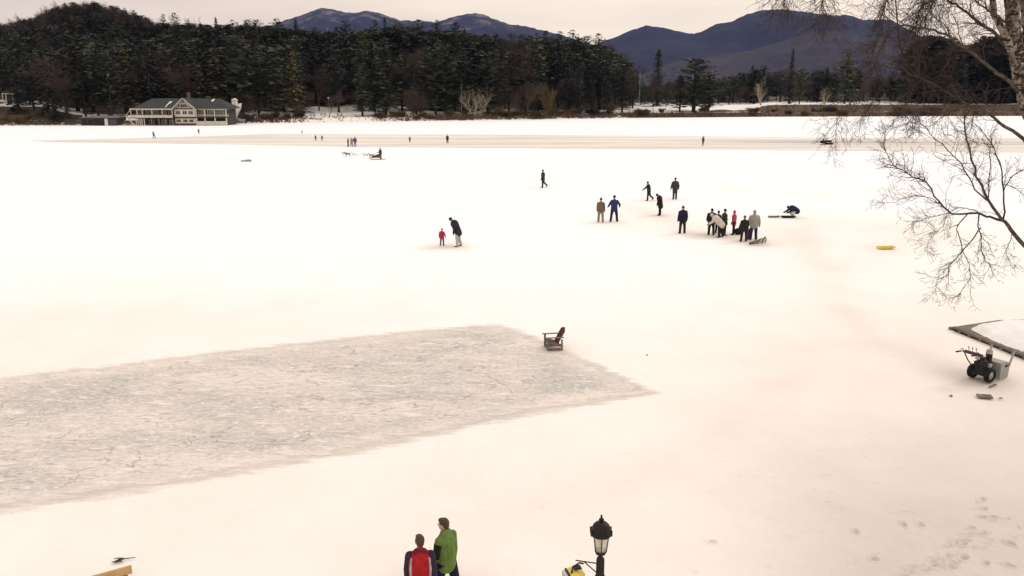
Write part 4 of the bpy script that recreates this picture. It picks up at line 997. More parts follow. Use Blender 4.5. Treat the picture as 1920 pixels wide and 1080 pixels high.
# lamp post with bracket and yellow floodlight
Yl = 11.2; top = A(1128, 963, Yl); lx = top.x; pxm = depth(Yl, top.z)/F
def zp_(py): return A(1128, py, Yl).z
lp = empty('street_lamp', (lx, Yl, 0), 'black lantern lamp post with a domed cap rising from the bottom edge', 'street lamp')
z963, z985, z1000, z1029, z1040 = [zp_(q) for q in (963,988,999,1030,1042)]
px_ = pxm
post = MB(); post.lathe([(.16,0),(.16,.12),(.11,.18),(.10,.7),(.075,.8),(.065,z1040-.75),(.085,z1040-.70),(.085,z1040-.62),(.068,z1040-.58),(.066,z1040-.42),(.08,z1040-.40),(.08,z1040-.34),(.062,z1040-.30),(.060,z1040-.06),(.05,z1040-.03),(.025,z1040-.01),(.025,z1040+.02)], 16)
post.build('post', M_BLKM, lp, True)
zb, zc = zp_(1040)+.015, zp_(1000)
f = MB(); f.lathe([(.025,zb-.03),(.07,zb),(.085,zb+.035),(.088,zb+.06)], 16); f.build('lamp_base', M_BLKM, lp, True)
f = MB(); f.lathe([(.086,zb+.06),(.112,zc-.06),(.122,zc)], 16)
mg = bpy.data.materials.new('frosted lamp glass'); mg.use_nodes = True; b_n = mg.node_tree.nodes['Principled BSDF']; b_n.inputs['Base Color'].default_value = (.85,.82,.75,1); b_n.inputs['Roughness'].default_value = .3; b_n.inputs['Transmission Weight'].default_value = .55; b_n.inputs['Alpha'].default_value = .75
gp = f.build('glass_shade', mg, lp, True)
MB().ell((0,0,(zb+zc)/2+.06),(.05,.05,.10),12,8).build('bulb', M_WHITE, gp, True)
f = MB()
for k in range(6):
    a = 2*PI*k/6-PI/2; f.tube([(.090*math.cos(a),.090*math.sin(a),zb+.05),(.116*math.cos(a),.116*math.sin(a),zc-.06),(.126*math.cos(a),.126*math.sin(a),zc)], .0075, 6)
f.build('cage_bar', M_BLKM, lp)
zd = zc; hd = z963-zc
f = MB(); f.lathe([(.15,zd-.02),(.157,zd),(.157,zd+.05),(.14,zd+.055),(.135,zd+.09),(.115,zd+.135),(.08,zd+.168),(.045,zd+.185),(.02,zd+.19)], 20)
for k in range(8):
    a = 2*PI*k/8+.39; f.b2(.15*math.cos(a)-.018,.15*math.cos(a)+.018,.15*math.sin(a)-.018,.15*math.sin(a)+.018,zd-.01,zd+.07)
cpz = f.build('cap', M_BLKM, lp, True)
f = MB(); f.lathe([(.02,zd+.185),(.022,zd+.20),(.038,zd+.212),(.038,zd+.225),(.018,zd+.24),(.014,zd+.265),(.015,zd+.285),(.003,zd+.295)], 12); f.build('finial', M_BLKM, cpz, True)
zk_ = zp_(1054)
f = MB(); f.tube([(-.05,0,zk_-.02),(-.30,0,zk_+.02),(-.36,0,zk_+.03)], .009, 6); f.tube([(-.05,0,zk_-.17),(-.24,0,zk_+.01)], .009, 6); f.build('bracket', M_BLKM, lp)
fl = empty('floodlight', (lx-.34, Yl, zk_-.26), 'yellow box floodlight with a black handle hanging from the bracket of the lamp post', 'floodlight', rz=.25)
f = MB(); f.add([(-.13,-.09,-.12),(.09,-.09,-.15),(.10,-.09,.10),(-.06,-.09,.15),(-.13,-.09,.12),(-.13,.09,-.12),(.09,.09,-.15),(.10,.09,.10),(-.06,.09,.15),(-.13,.09,.12)], [(0,1,2,3,4),(9,8,7,6,5),(0,5,6,1),(1,6,7,2),(2,7,8,3),(3,8,9,4),(4,9,5,0)]); f.build('housing', M_YEL, fl)
MB().b2(-.155,-.13,-.10,.10,-.14,.13).build('front_frame', M_BLKM, fl)
MB().b2(-.20,-.156,-.085,.085,-.12,.11).build('glass', mat('pale lamp glass', (.55,.53,.50), .15), fl)
f = MB(); f.tube([(-.10,-.06,.13),(-.08,-.05,.22),(.04,0,.245),(.10,0,.22)], .014, 6); f.b2(-.05,.06,-.05,.05,.165,.185); f.build('handle', M_BLKM, fl)

# snowmobile far out
g = G(1549, 271.3); sm = empty('snowmobile', (g.x, g.y, 0), 'small dark snowmobile parked far out on the cleared ice', 'snowmobile', rz=PI)
f = MB(); f.ell((.55,0,.50),(.70,.38,.30),12,8); f.b2(-.9,.3,-.22,.22,.42,.62); f.b2(.55,.62,-.28,.28,.7,1.0); f.build('body', M_BLKM, sm)
f = MB(); f.b2(-1.1,.25,-.2,.2,.06,.34); f.ell((-1.1,0,.2),(.16,.2,.14),10,6); f.build('track', M_BLACK, sm)
MB().b2(-.85,.1,-.2,.2,.62,.78).build('seat', M_BLACK, sm)
for s_ in (-1,1): MB().bar((.2,s_*.42,.05),(1.2,s_*.42,.05),.12,.03).bar((.6,s_*.42,.05),(.55,s_*.25,.4),.05).build('ski', M_BLKM, sm)
MB().bar((.1,-.35,.98),(.1,.35,.98),.04).bar((.2,0,.75),(.1,0,.98),.06).build('handlebar', M_BLKM, sm)
# duffel bag in the crowd
g = G(1384, 440); o = MB(); o.ell((0,0,.22),(.32,.2,.22),14,8); o.ell((.12,.02,.35),(.16,.15,.16),12,8); bg = empty('duffel_bag', (g.x, g.y, 0), 'black bulky bag on the snow at the feet of the person in pink', 'bag'); o.build('bag_body', M_BLACK, bg, True); MB().tube([(-.2,0,.36),(0,0,.52),(.2,0,.38)],.015,6).build('strap', M_BLACK, bg)
g = G(1403.5, 448.8); bg = empty('red_bag', (g.x, g.y+.05, 0), 'upright dark red bag beside the navy trousers of the person in beige', 'bag'); o = MB(); o.ell((0,0,.34),(.15,.14,.34),12,8); o.b2(-.12,.12,-.1,.1,0,.3); o.build('bag_body', mat('dark red cloth', (.20,.02,.035), .8), bg, True); MB().tube([(-.1,0,.6),(0,0,.76),(.1,0,.6)],.015,6).build('strap', M_BLACK, bg)

# ------------------------------------------------------------------ people
CL = {}
def cloth(rgb, nm=None):
    k = tuple(rgb)
    if k not in CL: CL[k] = mat(nm or 'cloth', rgb, .9, tuple(c*.7 for c in rgb), 9., .6, bump=1.6, bscale=7, spec=.15)
    return CL[k]
SKIN = mat('skin', (.52,.30,.22), .6, (.44,.24,.17), 8., .4)
HAIRB = mat('brown hair', (.075,.042,.026), .8, (.045,.026,.018), 40., .6, bump=.6, bscale=60)
HAIRD = mat('dark hair', (.03,.022,.018), .8)
K = (.022,.021,.022); NAVY = (.02,.022,.055)
dg = None
def remesh(mb, vox, smooth=2):
    me = mb.mesh('tmp'); o = bpy.data.objects.new('tmp', me); C.objects.link(o)
    r = o.modifiers.new('r', 'REMESH'); r.mode = 'VOXEL'; r.voxel_size = vox; r.use_smooth_shade = True
    if smooth: s = o.modifiers.new('s', 'SMOOTH'); s.factor = .5; s.iterations = smooth
    d = bpy.context.evaluated_depsgraph_get(); out = bpy.data.meshes.new_from_object(o.evaluated_get(d))
    bpy.data.objects.remove(o); return out
def person(px, foot, top, yaw, label, group=None, jacket=K, trousers=K, boots=K, hat=None, hair='short', lean=0., nod=0., turn=0., arms=((0,12,10),(0,12,10)), legs=((0,6,0),(0,6,0)), h=None, coat=.0, detail=0, hood=False, at=None, bulk=1., gloves=K, crouch=0, extra=None):
    """yaw: 0 walks away from the camera, 90 to the left, 180 towards it. arms: (swing, out, elbow), legs: (swing, out, knee) for left then right, in degrees"""
    g = at or G(px, foot)
    if not detail: bulk = bulk*1.12
    if h is None: h = A(px, top, g.y).z
    e = empty('person', (g.x, g.y, 0), label, 'person', group, rad(yaw))
    V = Vector; R = lambda a, ax: Matrix.Rotation(rad(a), 3, ax)
    hipw, shw = .055*h, .096*h*(1+.6*(bulk-1))
    # legs from the pelvis at the origin
    ch = []
    for i, s in enumerate((-1, 1)):
        sw, out, kn = legs[i]
        d = R(-s*out, 'Y') @ (R(sw, 'X') @ V((0,0,-1))); d2 = R(-s*out*.6, 'Y') @ (R(sw-kn, 'X') @ V((0,0,-1)))
        hp = V((s*hipw, 0, 0)); k = hp+d*.245*h; a = k+d2*.235*h; f2 = R(-s*8, 'Z') @ (R(max(-40, min(0, sw-kn)), 'X') @ V((0,1,0)))
        ch.append((hp, k, a, f2))
    low = min(c[2].z for c in ch)-.040*h; up = V((0,0,-low))
    ch = [(a+up, b+up, c+up, f) for a, b, c, f in ch]; pel = up
    T = R(-lean, 'X'); T2 = R(-lean*1.25, 'X')
    wst = pel+T @ V((0,0,.10*h)); cst = wst+T2 @ V((0,0,.13*h)); nk = cst+T2 @ V((0,-.005*h,.085*h))
    HT = R(-lean*.8-nod, 'X') @ R(turn, 'Z'); hc = nk + (T2 @ V((0,.005*h,.03*h))) + HT @ V((0,.012*h,.062*h))
    arm = []
    for i, s in enumerate((-1, 1)):
        sw, out, el = arms[i]
        sh = cst + T2 @ V((s*shw, -.005*h, .034*h)); d = R(-s*out, 'Y') @ (R(sw-lean*.15, 'X') @ V((0,0,-1)))
        d2 = R(-s*out*.3, 'Y') @ (R(sw+el, 'X') @ V((0,0,-1))); eb = sh+d*.165*h; wr = eb+d2*.145*h; arm.append((sh, eb, wr, d2))
    b = MB(); n = 12 if detail else 8
    for hp, k, a, f2 in ch:
        b.cap(hp, k, .046*h, .032*h, n); b.cap(k, a, .032*h, .021*h, n); b.cap(a+V((0,0,-.018*h)), a+f2*.085*h+V((0,0,-.024*h)), .020*h, .015*h, n)
    b.cap(pel+V((-hipw*.5,0,0)), pel+V((hipw*.5,0,0)), .052*h, .052*h, n); b.cap(pel, wst, .062*h, .060*h, n); b.cap(wst, cst, .064*h, .070*h, n)
    b.cap(cst+T2 @ V((-shw*.6,0,.03*h)), cst+T2 @ V((shw*.6,0,.03*h)), .040*h, .040*h, n); b.cap(nk-T2 @ V((0,0,.03*h)), hc-HT @ V((0,0,.03*h)), .030*h, .030*h, n)
    b.ell(hc, (.043*h,.052*h,.062*h), 14, 10, HT); b.ell(hc+HT @ V((0,.012*h,-.030*h)), (.034*h,.038*h,.032*h), 12, 8, HT); b.ell(hc+HT @ V((0,.052*h,-.008*h)), (.008*h,.012*h,.014*h), 8, 6, HT)
    for s in (-1, 1): b.ell(hc+HT @ V((s*.043*h,0,-.005*h)), (.006*h,.011*h,.017*h), 8, 6, HT)
    if detail:
        b.ell(hc+HT @ V((0,.046*h,.008*h)), (.030*h,.010*h,.007*h), 10, 6, HT); b.ell(hc+HT @ V((0,.047*h,-.033*h)), (.014*h,.006*h,.006*h), 10, 6, HT)
    hands = []
    for i, (sh, eb, wr, d2) in enumerate(arm):
        s = (-1, 1)[i]
        b.cap(sh, eb, .028*h, .022*h, n); b.cap(eb, wr, .021*h, .015*h, n)
        side = V((0,0,1)).cross(d2); side = side.normalized() if side.length > .1 else V((1,0,0)); pn = d2.cross(side).normalized()
        if detail:
            b.cap(wr, wr+d2*.045*h, .016*h, .019*h, 10)
            for q in range(4):
                fb = wr+d2*.05*h+pn*((q-1.5)*.0095*h); fl_ = (.040,.045,.042,.034)[q]*h; md_ = fb+d2*fl_*.55; ed = md_+(d2*.8+side*s*-.5).normalized()*fl_*.5
                b.cap(fb-d2*.01*h, md_, .0056*h, .005*h, 6); b.cap(md_, ed, .005*h, .004*h, 6)
            tb = wr+d2*.02*h+pn*.016*h; b.cap(tb, tb+(d2*.7+pn*.7)*.028*h, .0065*h, .0055*h, 6)
        else: b.cap(wr, wr+d2*.055*h, .015*h, .012*h, 8)
    vox = (.0058 if detail else .014)*h/1.75
    bodym = remesh(b, vox, 1 if detail else 1); link('body', bodym, SKIN, e)
    # trousers and boots
    t = MB(); r_ = 1.22 if detail else 1.42
    for hp, k, a, f2 in ch:
        t.cap(hp, k, .050*h*r_, .037*h*r_, n); t.cap(k, a+V((0,0,.012*h)), .036*h*r_, .033*h*r_, n)
    t.cap(pel+V((-hipw*.6,0,.01*h)), pel+V((hipw*.6,0,.01*h)), .056*h*r_, .056*h*r_, n); t.cap(pel, wst, .062*h*r_, .06*h*r_, n)
    link('trousers', remesh(t, vox*1.4, 2), cloth(trousers), e)
    for hp, k, a, f2 in ch:
        t = MB(); t.cap(a+V((0,0,.03*h)), a+V((0,0,-.010*h)), .033*h, .030*h, n); t.cap(a+V((0,0,-.014*h))-f2*.015*h, a+f2*.095*h+V((0,0,-.020*h)), .026*h, .021*h, n)
        link('boot', remesh(t, vox*1.4, 1), cloth(boots), e)
    # jacket with sleeves
    j = MB(); q = 1.0*bulk
    hem = pel + (T @ V((0,0,-(.035+coat)*h)))
    j.cap(hem+T @ V((-.040*h,0,0)), hem+T @ V((.040*h,0,0)), .072*h*q, .072*h*q, n); j.cap(hem, wst, .084*h*q, .082*h*q, n)
    for s_ in (-1, 1): j.cap(hem+T @ V((s_*.046*h,0,.012*h)), wst+T @ V((s_*.044*h,0,0)), .066*h*q, .064*h*q, n); j.cap(wst, cst, .084*h*q, .090*h*q, n)
    j.cap(cst+T2 @ V((-shw*.62,0,.022*h)), cst+T2 @ V((shw*.62,0,.022*h)), .056*h, .056*h, n)
    for s_ in (-1, 1): j.cap(nk+T2 @ V((0,0,-.004*h)), cst+T2 @ V((s_*shw*.9,0,.028*h)), .036*h, .042*h, n); j.cap(cst, nk+T2 @ V((0,0,.005*h)), .07*h, .042*h, n)
    j.cap(wst+T @ V((-.05*h,0,0)), cst+T2 @ V((-.06*h,0,0)), .062*h*q, .066*h*q, n); j.cap(wst+T @ V((.05*h,0,0)), cst+T2 @ V((.06*h,0,0)), .062*h*q, .066*h*q, n)
    slv = MB()
    for sh, eb, wr, d2 in arm:
        for m_ in (j, slv) if (extra and 'sleeve' in extra) else (j,):
            k_ = 1.0 if m_ is j else 1.06
            pf = 1+.5*(bulk-1); m_.cap(sh, eb, .044*h*k_*pf, .038*h*k_*pf, n); m_.cap(eb, wr-d2*.005*h, .037*h*k_*pf, .028*h*k_*pf, n)
    if hood: j.ell(hc+HT @ V((0,-.012*h,.004*h)), (.058*h,.058*h,.072*h), 12, 8, HT)
    jk = link('jacket', remesh(j, vox*1.3, 2), cloth(jacket), e)
    if extra and 'sleeve' in extra: link('sleeve', remesh(slv, vox*1.3, 2), cloth(extra['sleeve']), jk)
    if extra and 'fn' in extra: extra['fn'](e, jk, dict(h=h, T=T, T2=T2, pel=pel, wst=wst, cst=cst, nk=nk, hc=hc, arm=arm, hem=hem, HT=HT))
    if not detail:
        for sh, eb, wr, d2 in arm:
            t = MB(); t.cap(wr, wr+d2*.055*h, .020*h, .018*h, 8); link('glove', t.mesh('glove', True), cloth(gloves), e)
    # hair or hat
    t = MB()
    if hat is not None:
        t.ell(hc+HT @ V((0,-.006*h,.022*h)), (.054*h,.060*h,.060*h), 14, 8, HT); link('hat', t.mesh('hat', True), cloth(hat), e)
    elif not hood:
        t.ell(hc+HT @ V((0,-.010*h,.014*h)), (.048*h,.053*h,.056*h), 16, 10, HT); t.ell(hc+HT @ V((0,-.026*h,-.016*h)), (.040*h,.034*h,.036*h), 14, 8, HT); t.ell(hc+HT @ V((0,.022*h,.046*h)), (.036*h,.030*h,.018*h), 12, 8, HT)
        link('hair', remesh(t, vox*1.3, 1), HAIRB if detail else HAIRD, e)
    return e, dict(h=h, pel=pel, cst=cst, arm=arm)

ST = ((0,5,0),(0,5,0))
# the two men in front
def red_extra(e, jk, d):
    h = d['h']; V = Vector
    for s in (-1, 1):
        f = MB(); f.tube([d['cst']+d['T2'] @ V((s*.088*h,-.062*h,.035*h)), d['wst']+d['T'] @ V((s*.098*h,-.058*h,.05*h)), d['hem']+d['T'] @ V((s*.090*h,-.050*h,.02*h))], [.008*h,.013*h,.011*h], 8)
        link('side_stripe', f.mesh('side_stripe', True), cloth((.45,.43,.45)), jk)
    f = MB(); f.cap(d['nk']+V((-.03*h,-.012*h,-.012*h)), d['nk']+V((.03*h,-.012*h,-.012*h)), .044*h, .044*h, 12); link('collar', remesh(f, .012, 2), cloth((.13,.02,.03)), jk)
def green_extra(e, jk, d):
    h = d['h']; V = Vector; sh, eb, wr, d2 = d['arm'][0]
    f = MB(); f.cap(sh+(eb-sh)*.25, eb, .048*h, .041*h, 12); link('sleeve_patch', remesh(f, .012, 2), cloth((.02,.022,.02)), jk)
    f = MB(); f.cap(d['nk']+V((-.02*h,.0*h,.004*h)), d['nk']+V((.02*h,.0*h,.004*h)), .046*h, .046*h, 12); link('collar', remesh(f, .012, 2), cloth((.16,.22,.07)), jk)
def near_at(px, pytop, h):
    r = ray(px, pytop); t = (h-H)/r.z; return Vector((r.x*t, r.y*t, 0))
person(0,0,0, 50, 'man with brown hair in a green jacket walking away beside the man in red', jacket=(.135,.215,.055), trousers=(.016,.016,.04), boots=K, at=near_at(836,970,1.80), h=1.80, turn=26, nod=4, arms=((6,8,22),(-4,2,10)), legs=((14,4,8),(-14,4,16)), detail=1, lean=2, coat=.005, bulk=1.02, extra={'fn': green_extra})
person(0,0,0, 6, 'man with short brown hair in a red jacket with dark sleeves at the bottom edge', jacket=(.40,.018,.025), trousers=(.02,.02,.03), boots=K, at=near_at(787,1004,1.76), h=1.76, turn=16, nod=6, arms=((6,9,10),(-6,8,12)), legs=((-12,4,14),(12,4,6)), detail=1, lean=3, coat=.02, bulk=1.13, extra={'sleeve': (.035,.028,.05), 'fn': red_extra})
# middle distance
BT = (.03,.025,.022)
person(1126,417,371,-8,'person in a tan jacket and khaki trousers standing left of the person in blue', jacket=(.17,.125,.085), trousers=(.30,.235,.17), boots=BT, hat=(.06,.045,.04), legs=ST, arms=((4,10,20),(4,10,8)), bulk=1.12)
person(1151,416,366,6,'person in a blue jacket with hands on hips standing beside the person in tan', jacket=(.035,.05,.15), trousers=(.025,.025,.03), boots=K, hat=(.03,.03,.04), legs=((0,10,0),(0,10,0)), arms=((-14,34,70),(-14,34,70)), bulk=1.1)
person(1216,376.5,340,60,'skater in black swinging one arm out, left of the person in a striped jacket', jacket=(.028,.03,.03), trousers=K, hat=K, legs=((6,2,4),(-10,2,38)), arms=((40,20,10),(-14,10,10)), lean=8, bulk=1.15)
person(1237,404,363,88,'person all in black bowing the head low over the ice', jacket=(.022,.018,.018), trousers=(.022,.018,.018), hat=K, h=1.80, lean=9, nod=62, legs=((0,2,0),(0,2,0)), arms=((12,2,10),(8,2,10)), coat=.10, bulk=1.2)
person(1265,374,333,4,'person in a dark jacket with a grey chest stripe standing farthest back of the gathering', jacket=(.05,.05,.052), trousers=(.06,.06,.058), hat=(.03,.03,.03), legs=((0,1,0),(0,1,0)), arms=((4,18,20),(4,18,20)), bulk=1.15, extra={'fn': lambda e, jk, d: link('stripe', MB().ell(d['cst']+Vector((0,0,.03*d['h'])), (.118*d['h'],.098*d['h'],.014*d['h']), 16, 6).mesh('stripe', True), cloth((.22,.22,.21)), jk)})
person(1279,438,386,10,'person in a navy jacket and black trousers standing alone left of the crowd', jacket=(.022,.02,.04), trousers=(.026,.026,.03), hat=(.10,.08,.07), legs=((0,5,0),(0,5,0)), arms=((2,12,12),(2,12,12)), bulk=1.25)
person(1333,441,391,-12,'person in black at the left end of the crowd', jacket=(.024,.021,.021), trousers=K, hat=K, legs=ST, arms=((10,12,40),(10,12,40)), bulk=1.3)
person(1345.5,438,395,-40,'person in black mostly hidden behind the one bending in white', jacket=K, trousers=K, hat=K, legs=ST)
person(1349,445,401,70,'person in a cream white jacket bending forward in the crowd', jacket=(.66,.60,.54), trousers=(.024,.024,.026), hat=(.6,.55,.5), h=1.80, lean=40, nod=10, legs=((6,5,12),(-8,6,10)), arms=((38,6,20),(34,6,20)), bulk=1.4, coat=.04)
person(1357,441.5,391.5,-70,'tall slim person in dark grey right behind the bending person in white', jacket=(.05,.043,.042), trousers=(.05,.042,.04), hat=(.04,.034,.034), legs=((2,2,0),(-2,2,0)), arms=((16,6,60),(-4,8,20)))
person(1375,440,394,80,'person in a long pink hooded jacket and black trousers in the crowd', jacket=(.52,.08,.14), trousers=K, hood=True, legs=((2,2,0),(-2,2,0)), arms=((14,8,14),(6,8,10)), coat=.06)
person(1394,453,404,10,'child in a black jacket standing in front of the person in beige', jacket=(.022,.026,.024), trousers=(.026,.026,.028), hat=(.12,.10,.09), legs=((0,7,0),(0,7,0)), arms=((6,18,20),(6,18,20)), bulk=1.1)
person(1412,450,394,-6,'person in a light beige jacket and navy trousers at the right end of the crowd', jacket=(.36,.33,.27), trousers=(.025,.03,.075), hat=(.34,.32,.27), gloves=K, legs=((0,5,0),(0,5,0)), arms=((6,16,14),(4,18,16)), bulk=1.28, extra={'fn': lambda e, jk, d: link('scarf', MB().cap(d['nk']+Vector((-.02,0,0)), d['nk']+Vector((.02,0,0)), .05*d['h'], .05*d['h']).mesh('scarf', True), cloth((.05,.05,.05)), jk)})
person(1492,408,388,100,'person in a navy jacket and white trousers crouching over a fishing sled', jacket=(.022,.024,.06), trousers=(.62,.60,.60), hat=(.022,.024,.06), h=1.75, lean=56, nod=20, legs=((72,8,110),(64,8,118)), arms=((50,8,20),(46,8,20)), bulk=1.5)
sled('fishing_sled', G(1478, 408.5), 1.0, .45, .05, cloth((.028,.024,.024)), 'low black fishing sled on the ice at the hands of the crouching person')
person(829,461,428,-12,'small child in a red jacket and grey trousers facing the bending adult', jacket=(.48,.035,.075), trousers=(.14,.135,.13), boots=(.2,.19,.18), hat=(.20,.09,.08), legs=((0,5,0),(0,5,0)), arms=((6,16,10),(6,22,10)), bulk=1.1)
person(858,462.5,415,86,'adult in a black jacket and pale trousers bending towards the small child', jacket=(.03,.032,.034), trousers=(.50,.47,.42), boots=(.05,.05,.05), hat=(.028,.028,.028), h=1.95, lean=20, nod=40, legs=((2,5,6),(-8,5,8)), arms=((-4,4,14),(-12,4,10)), bulk=1.3, coat=.05)
person(1018,352,318,80,'person in dark grey walking left alone in the middle of the snow', jacket=(.045,.042,.042), trousers=(.032,.03,.03), hat=(.03,.028,.028), legs=((2,2,0),(-12,2,34)), arms=((8,4,16),(-6,4,12)), coat=.03, bulk=1.15)
# dog sled driver
person(713.5,299,277,90,'dog sled driver in dark grey standing on the runners behind the sled', jacket=(.06,.055,.05), trousers=(.07,.06,.055), hat=(.06,.055,.05), legs=((0,3,4),(-4,3,4)), arms=((34,8,30),(34,8,30)), bulk=1.25, coat=.04)
# far skaters
person(653,275,258.5,80,'tiny dark figure at the left of the trio in purple on the far ice', jacket=(.05,.04,.035), trousers=(.05,.035,.035), hat=K, legs=((3,1,0),(-3,1,0)))
person(659.5,275,257.5,-20,'person in a mauve jacket in the middle of the trio on the far ice', jacket=(.40,.25,.30), trousers=(.09,.06,.09), hat=(.36,.22,.24), legs=((0,7,0),(0,7,0)), arms=((30,14,70),(20,14,40)), bulk=1.25)
person(666,275,256,20,'tallest person of the purple trio on the far ice, at its right', jacket=(.17,.085,.16), trousers=(.16,.12,.19), hat=(.2,.09,.16), legs=((2,4,0),(-2,4,0)), arms=((10,24,30),(10,16,30)), bulk=1.2)
far = [(289,259.5,245.5,70,'dark skater leaning forward below the middle of the boathouse',(.06,.055,.06),12,((14,3,6),(-16,3,20))),
       (373,251,241,30,'small dark skater below the right wing of the boathouse',(.10,.09,.095),4,((12,4,4),(-8,4,10))),
       (566.5,250.5,244,0,'tiniest grey figure on the snow beyond the cleared ice',(.16,.14,.13),0,ST),
       (592,263.5,252.5,60,'left one of two close skaters at the far edge of the ice',(.15,.12,.10),0,((10,3,4),(-10,3,12))),
       (604,264,253.5,-30,'right one of two close skaters, darker, arms apart',(.08,.075,.07),6,((6,7,4),(-8,7,14))),
       (768.5,267,255.5,10,'slim grey skater alone left of the taller dark skater',(.16,.13,.12),0,((0,1,0),(0,1,0))),
       (839,268.5,252,0,'dark brown skater standing upright alone on the middle of the far ice',(.07,.05,.05),0,((0,2,0),(0,2,0))),
       (1318,273,254.5,-50,'grey skater alone on the right half of the far ice',(.10,.095,.09),0,((8,3,4),(-10,3,14)))]
for (px, ft, tp, yw, lab, col, ln, lg) in far:
    person(px, ft, tp, yw, lab, 'skaters far out on the cleared ice', jacket=col, trousers=tuple(c*.7 for c in col), hat=tuple(c*.6 for c in col), legs=lg, lean=ln, arms=((-20,14,20),(24,14,30)) if ln else ((6,10,10),(-6,10,10)))

# dog sled and dogs
g = G(706.5, 299); ds = empty('dog_sled', (g.x, g.y, 0), 'maroon dog sled with a basket and upright handle in front of its driver', 'sled', rz=PI)
for s_ in (-1,1): MB().tube([(-1.2,s_*.25,.04),(.6,s_*.25,.04),(.95,s_*.25,.12),(1.05,s_*.25,.35)], .025, 6).build('runner', M_GREYW, ds)
f = MB(); f.add([(-.55,-.27,.25),(.8,-.2,.25),(.8,.2,.25),(-.55,.27,.25),(-.55,-.3,.85),(.7,-.2,.45),(.7,.2,.45),(-.55,.3,.85)], [(3,2,1,0),(4,5,6,7),(0,1,5,4),(1,2,6,5),(2,3,7,6),(3,0,4,7)]); f.build('basket', cloth((.13,.065,.06)), ds)
f = MB()
for s_ in (-1,1): f.tube([(-.5,s_*.25,.05),(-.6,s_*.25,.7),(-.75,s_*.22,1.0)], .018, 6)
f.tube([(-.75,-.22,1.0),(-.78,0,1.04),(-.75,.22,1.0)], .018, 6); f.build('handle', M_GREYW, ds)
def dog(px, foot, col, label):
    g = G(px, foot); e = empty('sled_dog', (g.x, g.y, 0), label, 'dog', 'dogs pulling the sled', rz=PI); V = Vector
    b = MB(); b.cap((.22,0,.44),(-.02,0,.46),.115,.10,10); b.cap((-.02,0,.46),(-.28,0,.48),.095,.085,10)
    b.cap((.26,0,.48),(.42,0,.62),.075,.06,8); b.cap((.44,0,.64),(.50,0,.63),.065,.05,8); b.cap((.50,0,.62),(.62,0,.59),.038,.024,8)
    for s in (-1,1):
        b.cap((.43,s*.04,.70),(.41,s*.045,.77),.022,.008,6)
        b.cap((.24,s*.07,.40),(.20+.06*s,s*.07,.22),.04,.026,8); b.cap((.20+.06*s,s*.07,.22),(.26+.05*s,s*.07,.03),.024,.02,8)
        b.cap((-.28,s*.07,.42),(-.20-.05*s,s*.075,.27),.06,.035,8); b.cap((-.20-.05*s,s*.075,.27),(-.36-.05*s,s*.075,.17),.032,.022,8); b.cap((-.36-.05*s,s*.075,.17),(-.33-.05*s,s*.075,.03),.02,.02,8)
    b.cap((-.34,0,.52),(-.50,0,.62),.035,.04,8); b.cap((-.50,0,.62),(-.52,0,.76),.04,.02,8)
    link('body', remesh(b, .014, 1), mat('dog fur', col, .95, tuple(min(1,c*1.8) for c in col), 3., .5), e)
    MB().ell((.20,0,.46),(.04,.125,.125),12,8).build('harness', cloth((.3,.08,.08)), e, True)
dog(646,293,(.5,.45,.42),'pale grey lead dog farthest left of the sled team'); dog(652,294,(.05,.045,.045),'black dog just behind the lead dog of the sled team')
dog(664.5,294.5,(.72,.62,.58),'whitish pink dog in the middle of the sled team'); dog(686,295.5,(.5,.48,.42),'grey dog second from the sled'); dog(697,296.5,(.24,.17,.14),'brown dog nearest to the sled')
a_, b_ = G(645,294), G(700,297); g0_ = (a_+b_)/2
MB_ = MB().tube([a_-g0_+Vector((0,0,.42)), Vector((0,0,.40)), b_-g0_+Vector((0,0,.35))], .012, 5); tag(MB_.build('gangline', cloth((.1,.08,.08)), loc=tuple(g0_)), 'thin line joining the sled dogs to the sled', 'rope')

# ------------------------------------------------------------------ the birch at the right edge
def m_bark():
    m = bpy.data.materials.new('birch bark'); m.use_nodes = True; nt = m.node_tree; b = nt.nodes['Principled BSDF']; L = nt.links.new
    b.inputs['Roughness'].default_value = .85; b.inputs['Specular IOR Level'].default_value = .15
    tc = N(nt, 'ShaderNodeTexCoord')
    def nz(scale, sc, lo, hi, det=4.):
        mp = N(nt, 'ShaderNodeMapping'); mp.inputs['Scale'].default_value = sc; L(tc.outputs['Object'], mp.inputs[0])
        n = N(nt, 'ShaderNodeTexNoise', i_Scale=scale, i_Detail=det, i_Roughness=.65); L(mp.outputs[0], n.inputs[0])
        r = N(nt, 'ShaderNodeMapRange'); r.inputs['From Min'].default_value = lo; r.inputs['From Max'].default_value = hi; L(n.outputs[0], r.inputs[0]); return r.outputs[0]
    def mix(a, c, f):
        x = N(nt, 'ShaderNodeMix', data_type='RGBA'); L(f, x.inputs['Factor'])
        for s_, v in (('A',a),('B',c)):
            if isinstance(v, tuple): x.inputs[s_].default_value = (*v,1)
            else: L(v, x.inputs[s_])
        return x.outputs['Result']
    c = mix((.27,.23,.20), (.11,.088,.07), nz(6., (1,1,.7), .40, .56))
    c = mix(c, (.022,.017,.015), nz(9., (1,1,1.7), .50, .56)); c = mix(c, (.03,.024,.02), nz(4.2, (1,1,.8), .52, .58)); c = mix(c, (.36,.32,.28), nz(16., (1,1,1.5), .60, .66))
    L(c, b.inputs['Base Color'])
    n = N(nt, 'ShaderNodeTexNoise', i_Scale=22.0, i_Detail=4.0); L(tc.outputs['Object'], n.inputs[0]); bp = N(nt, 'ShaderNodeBump', i_Strength=.7, i_Distance=.02); L(n.outputs[0], bp.inputs['Height']); L(bp.outputs[0], b.inputs['Normal'])
    return m
M_BARK = m_bark()
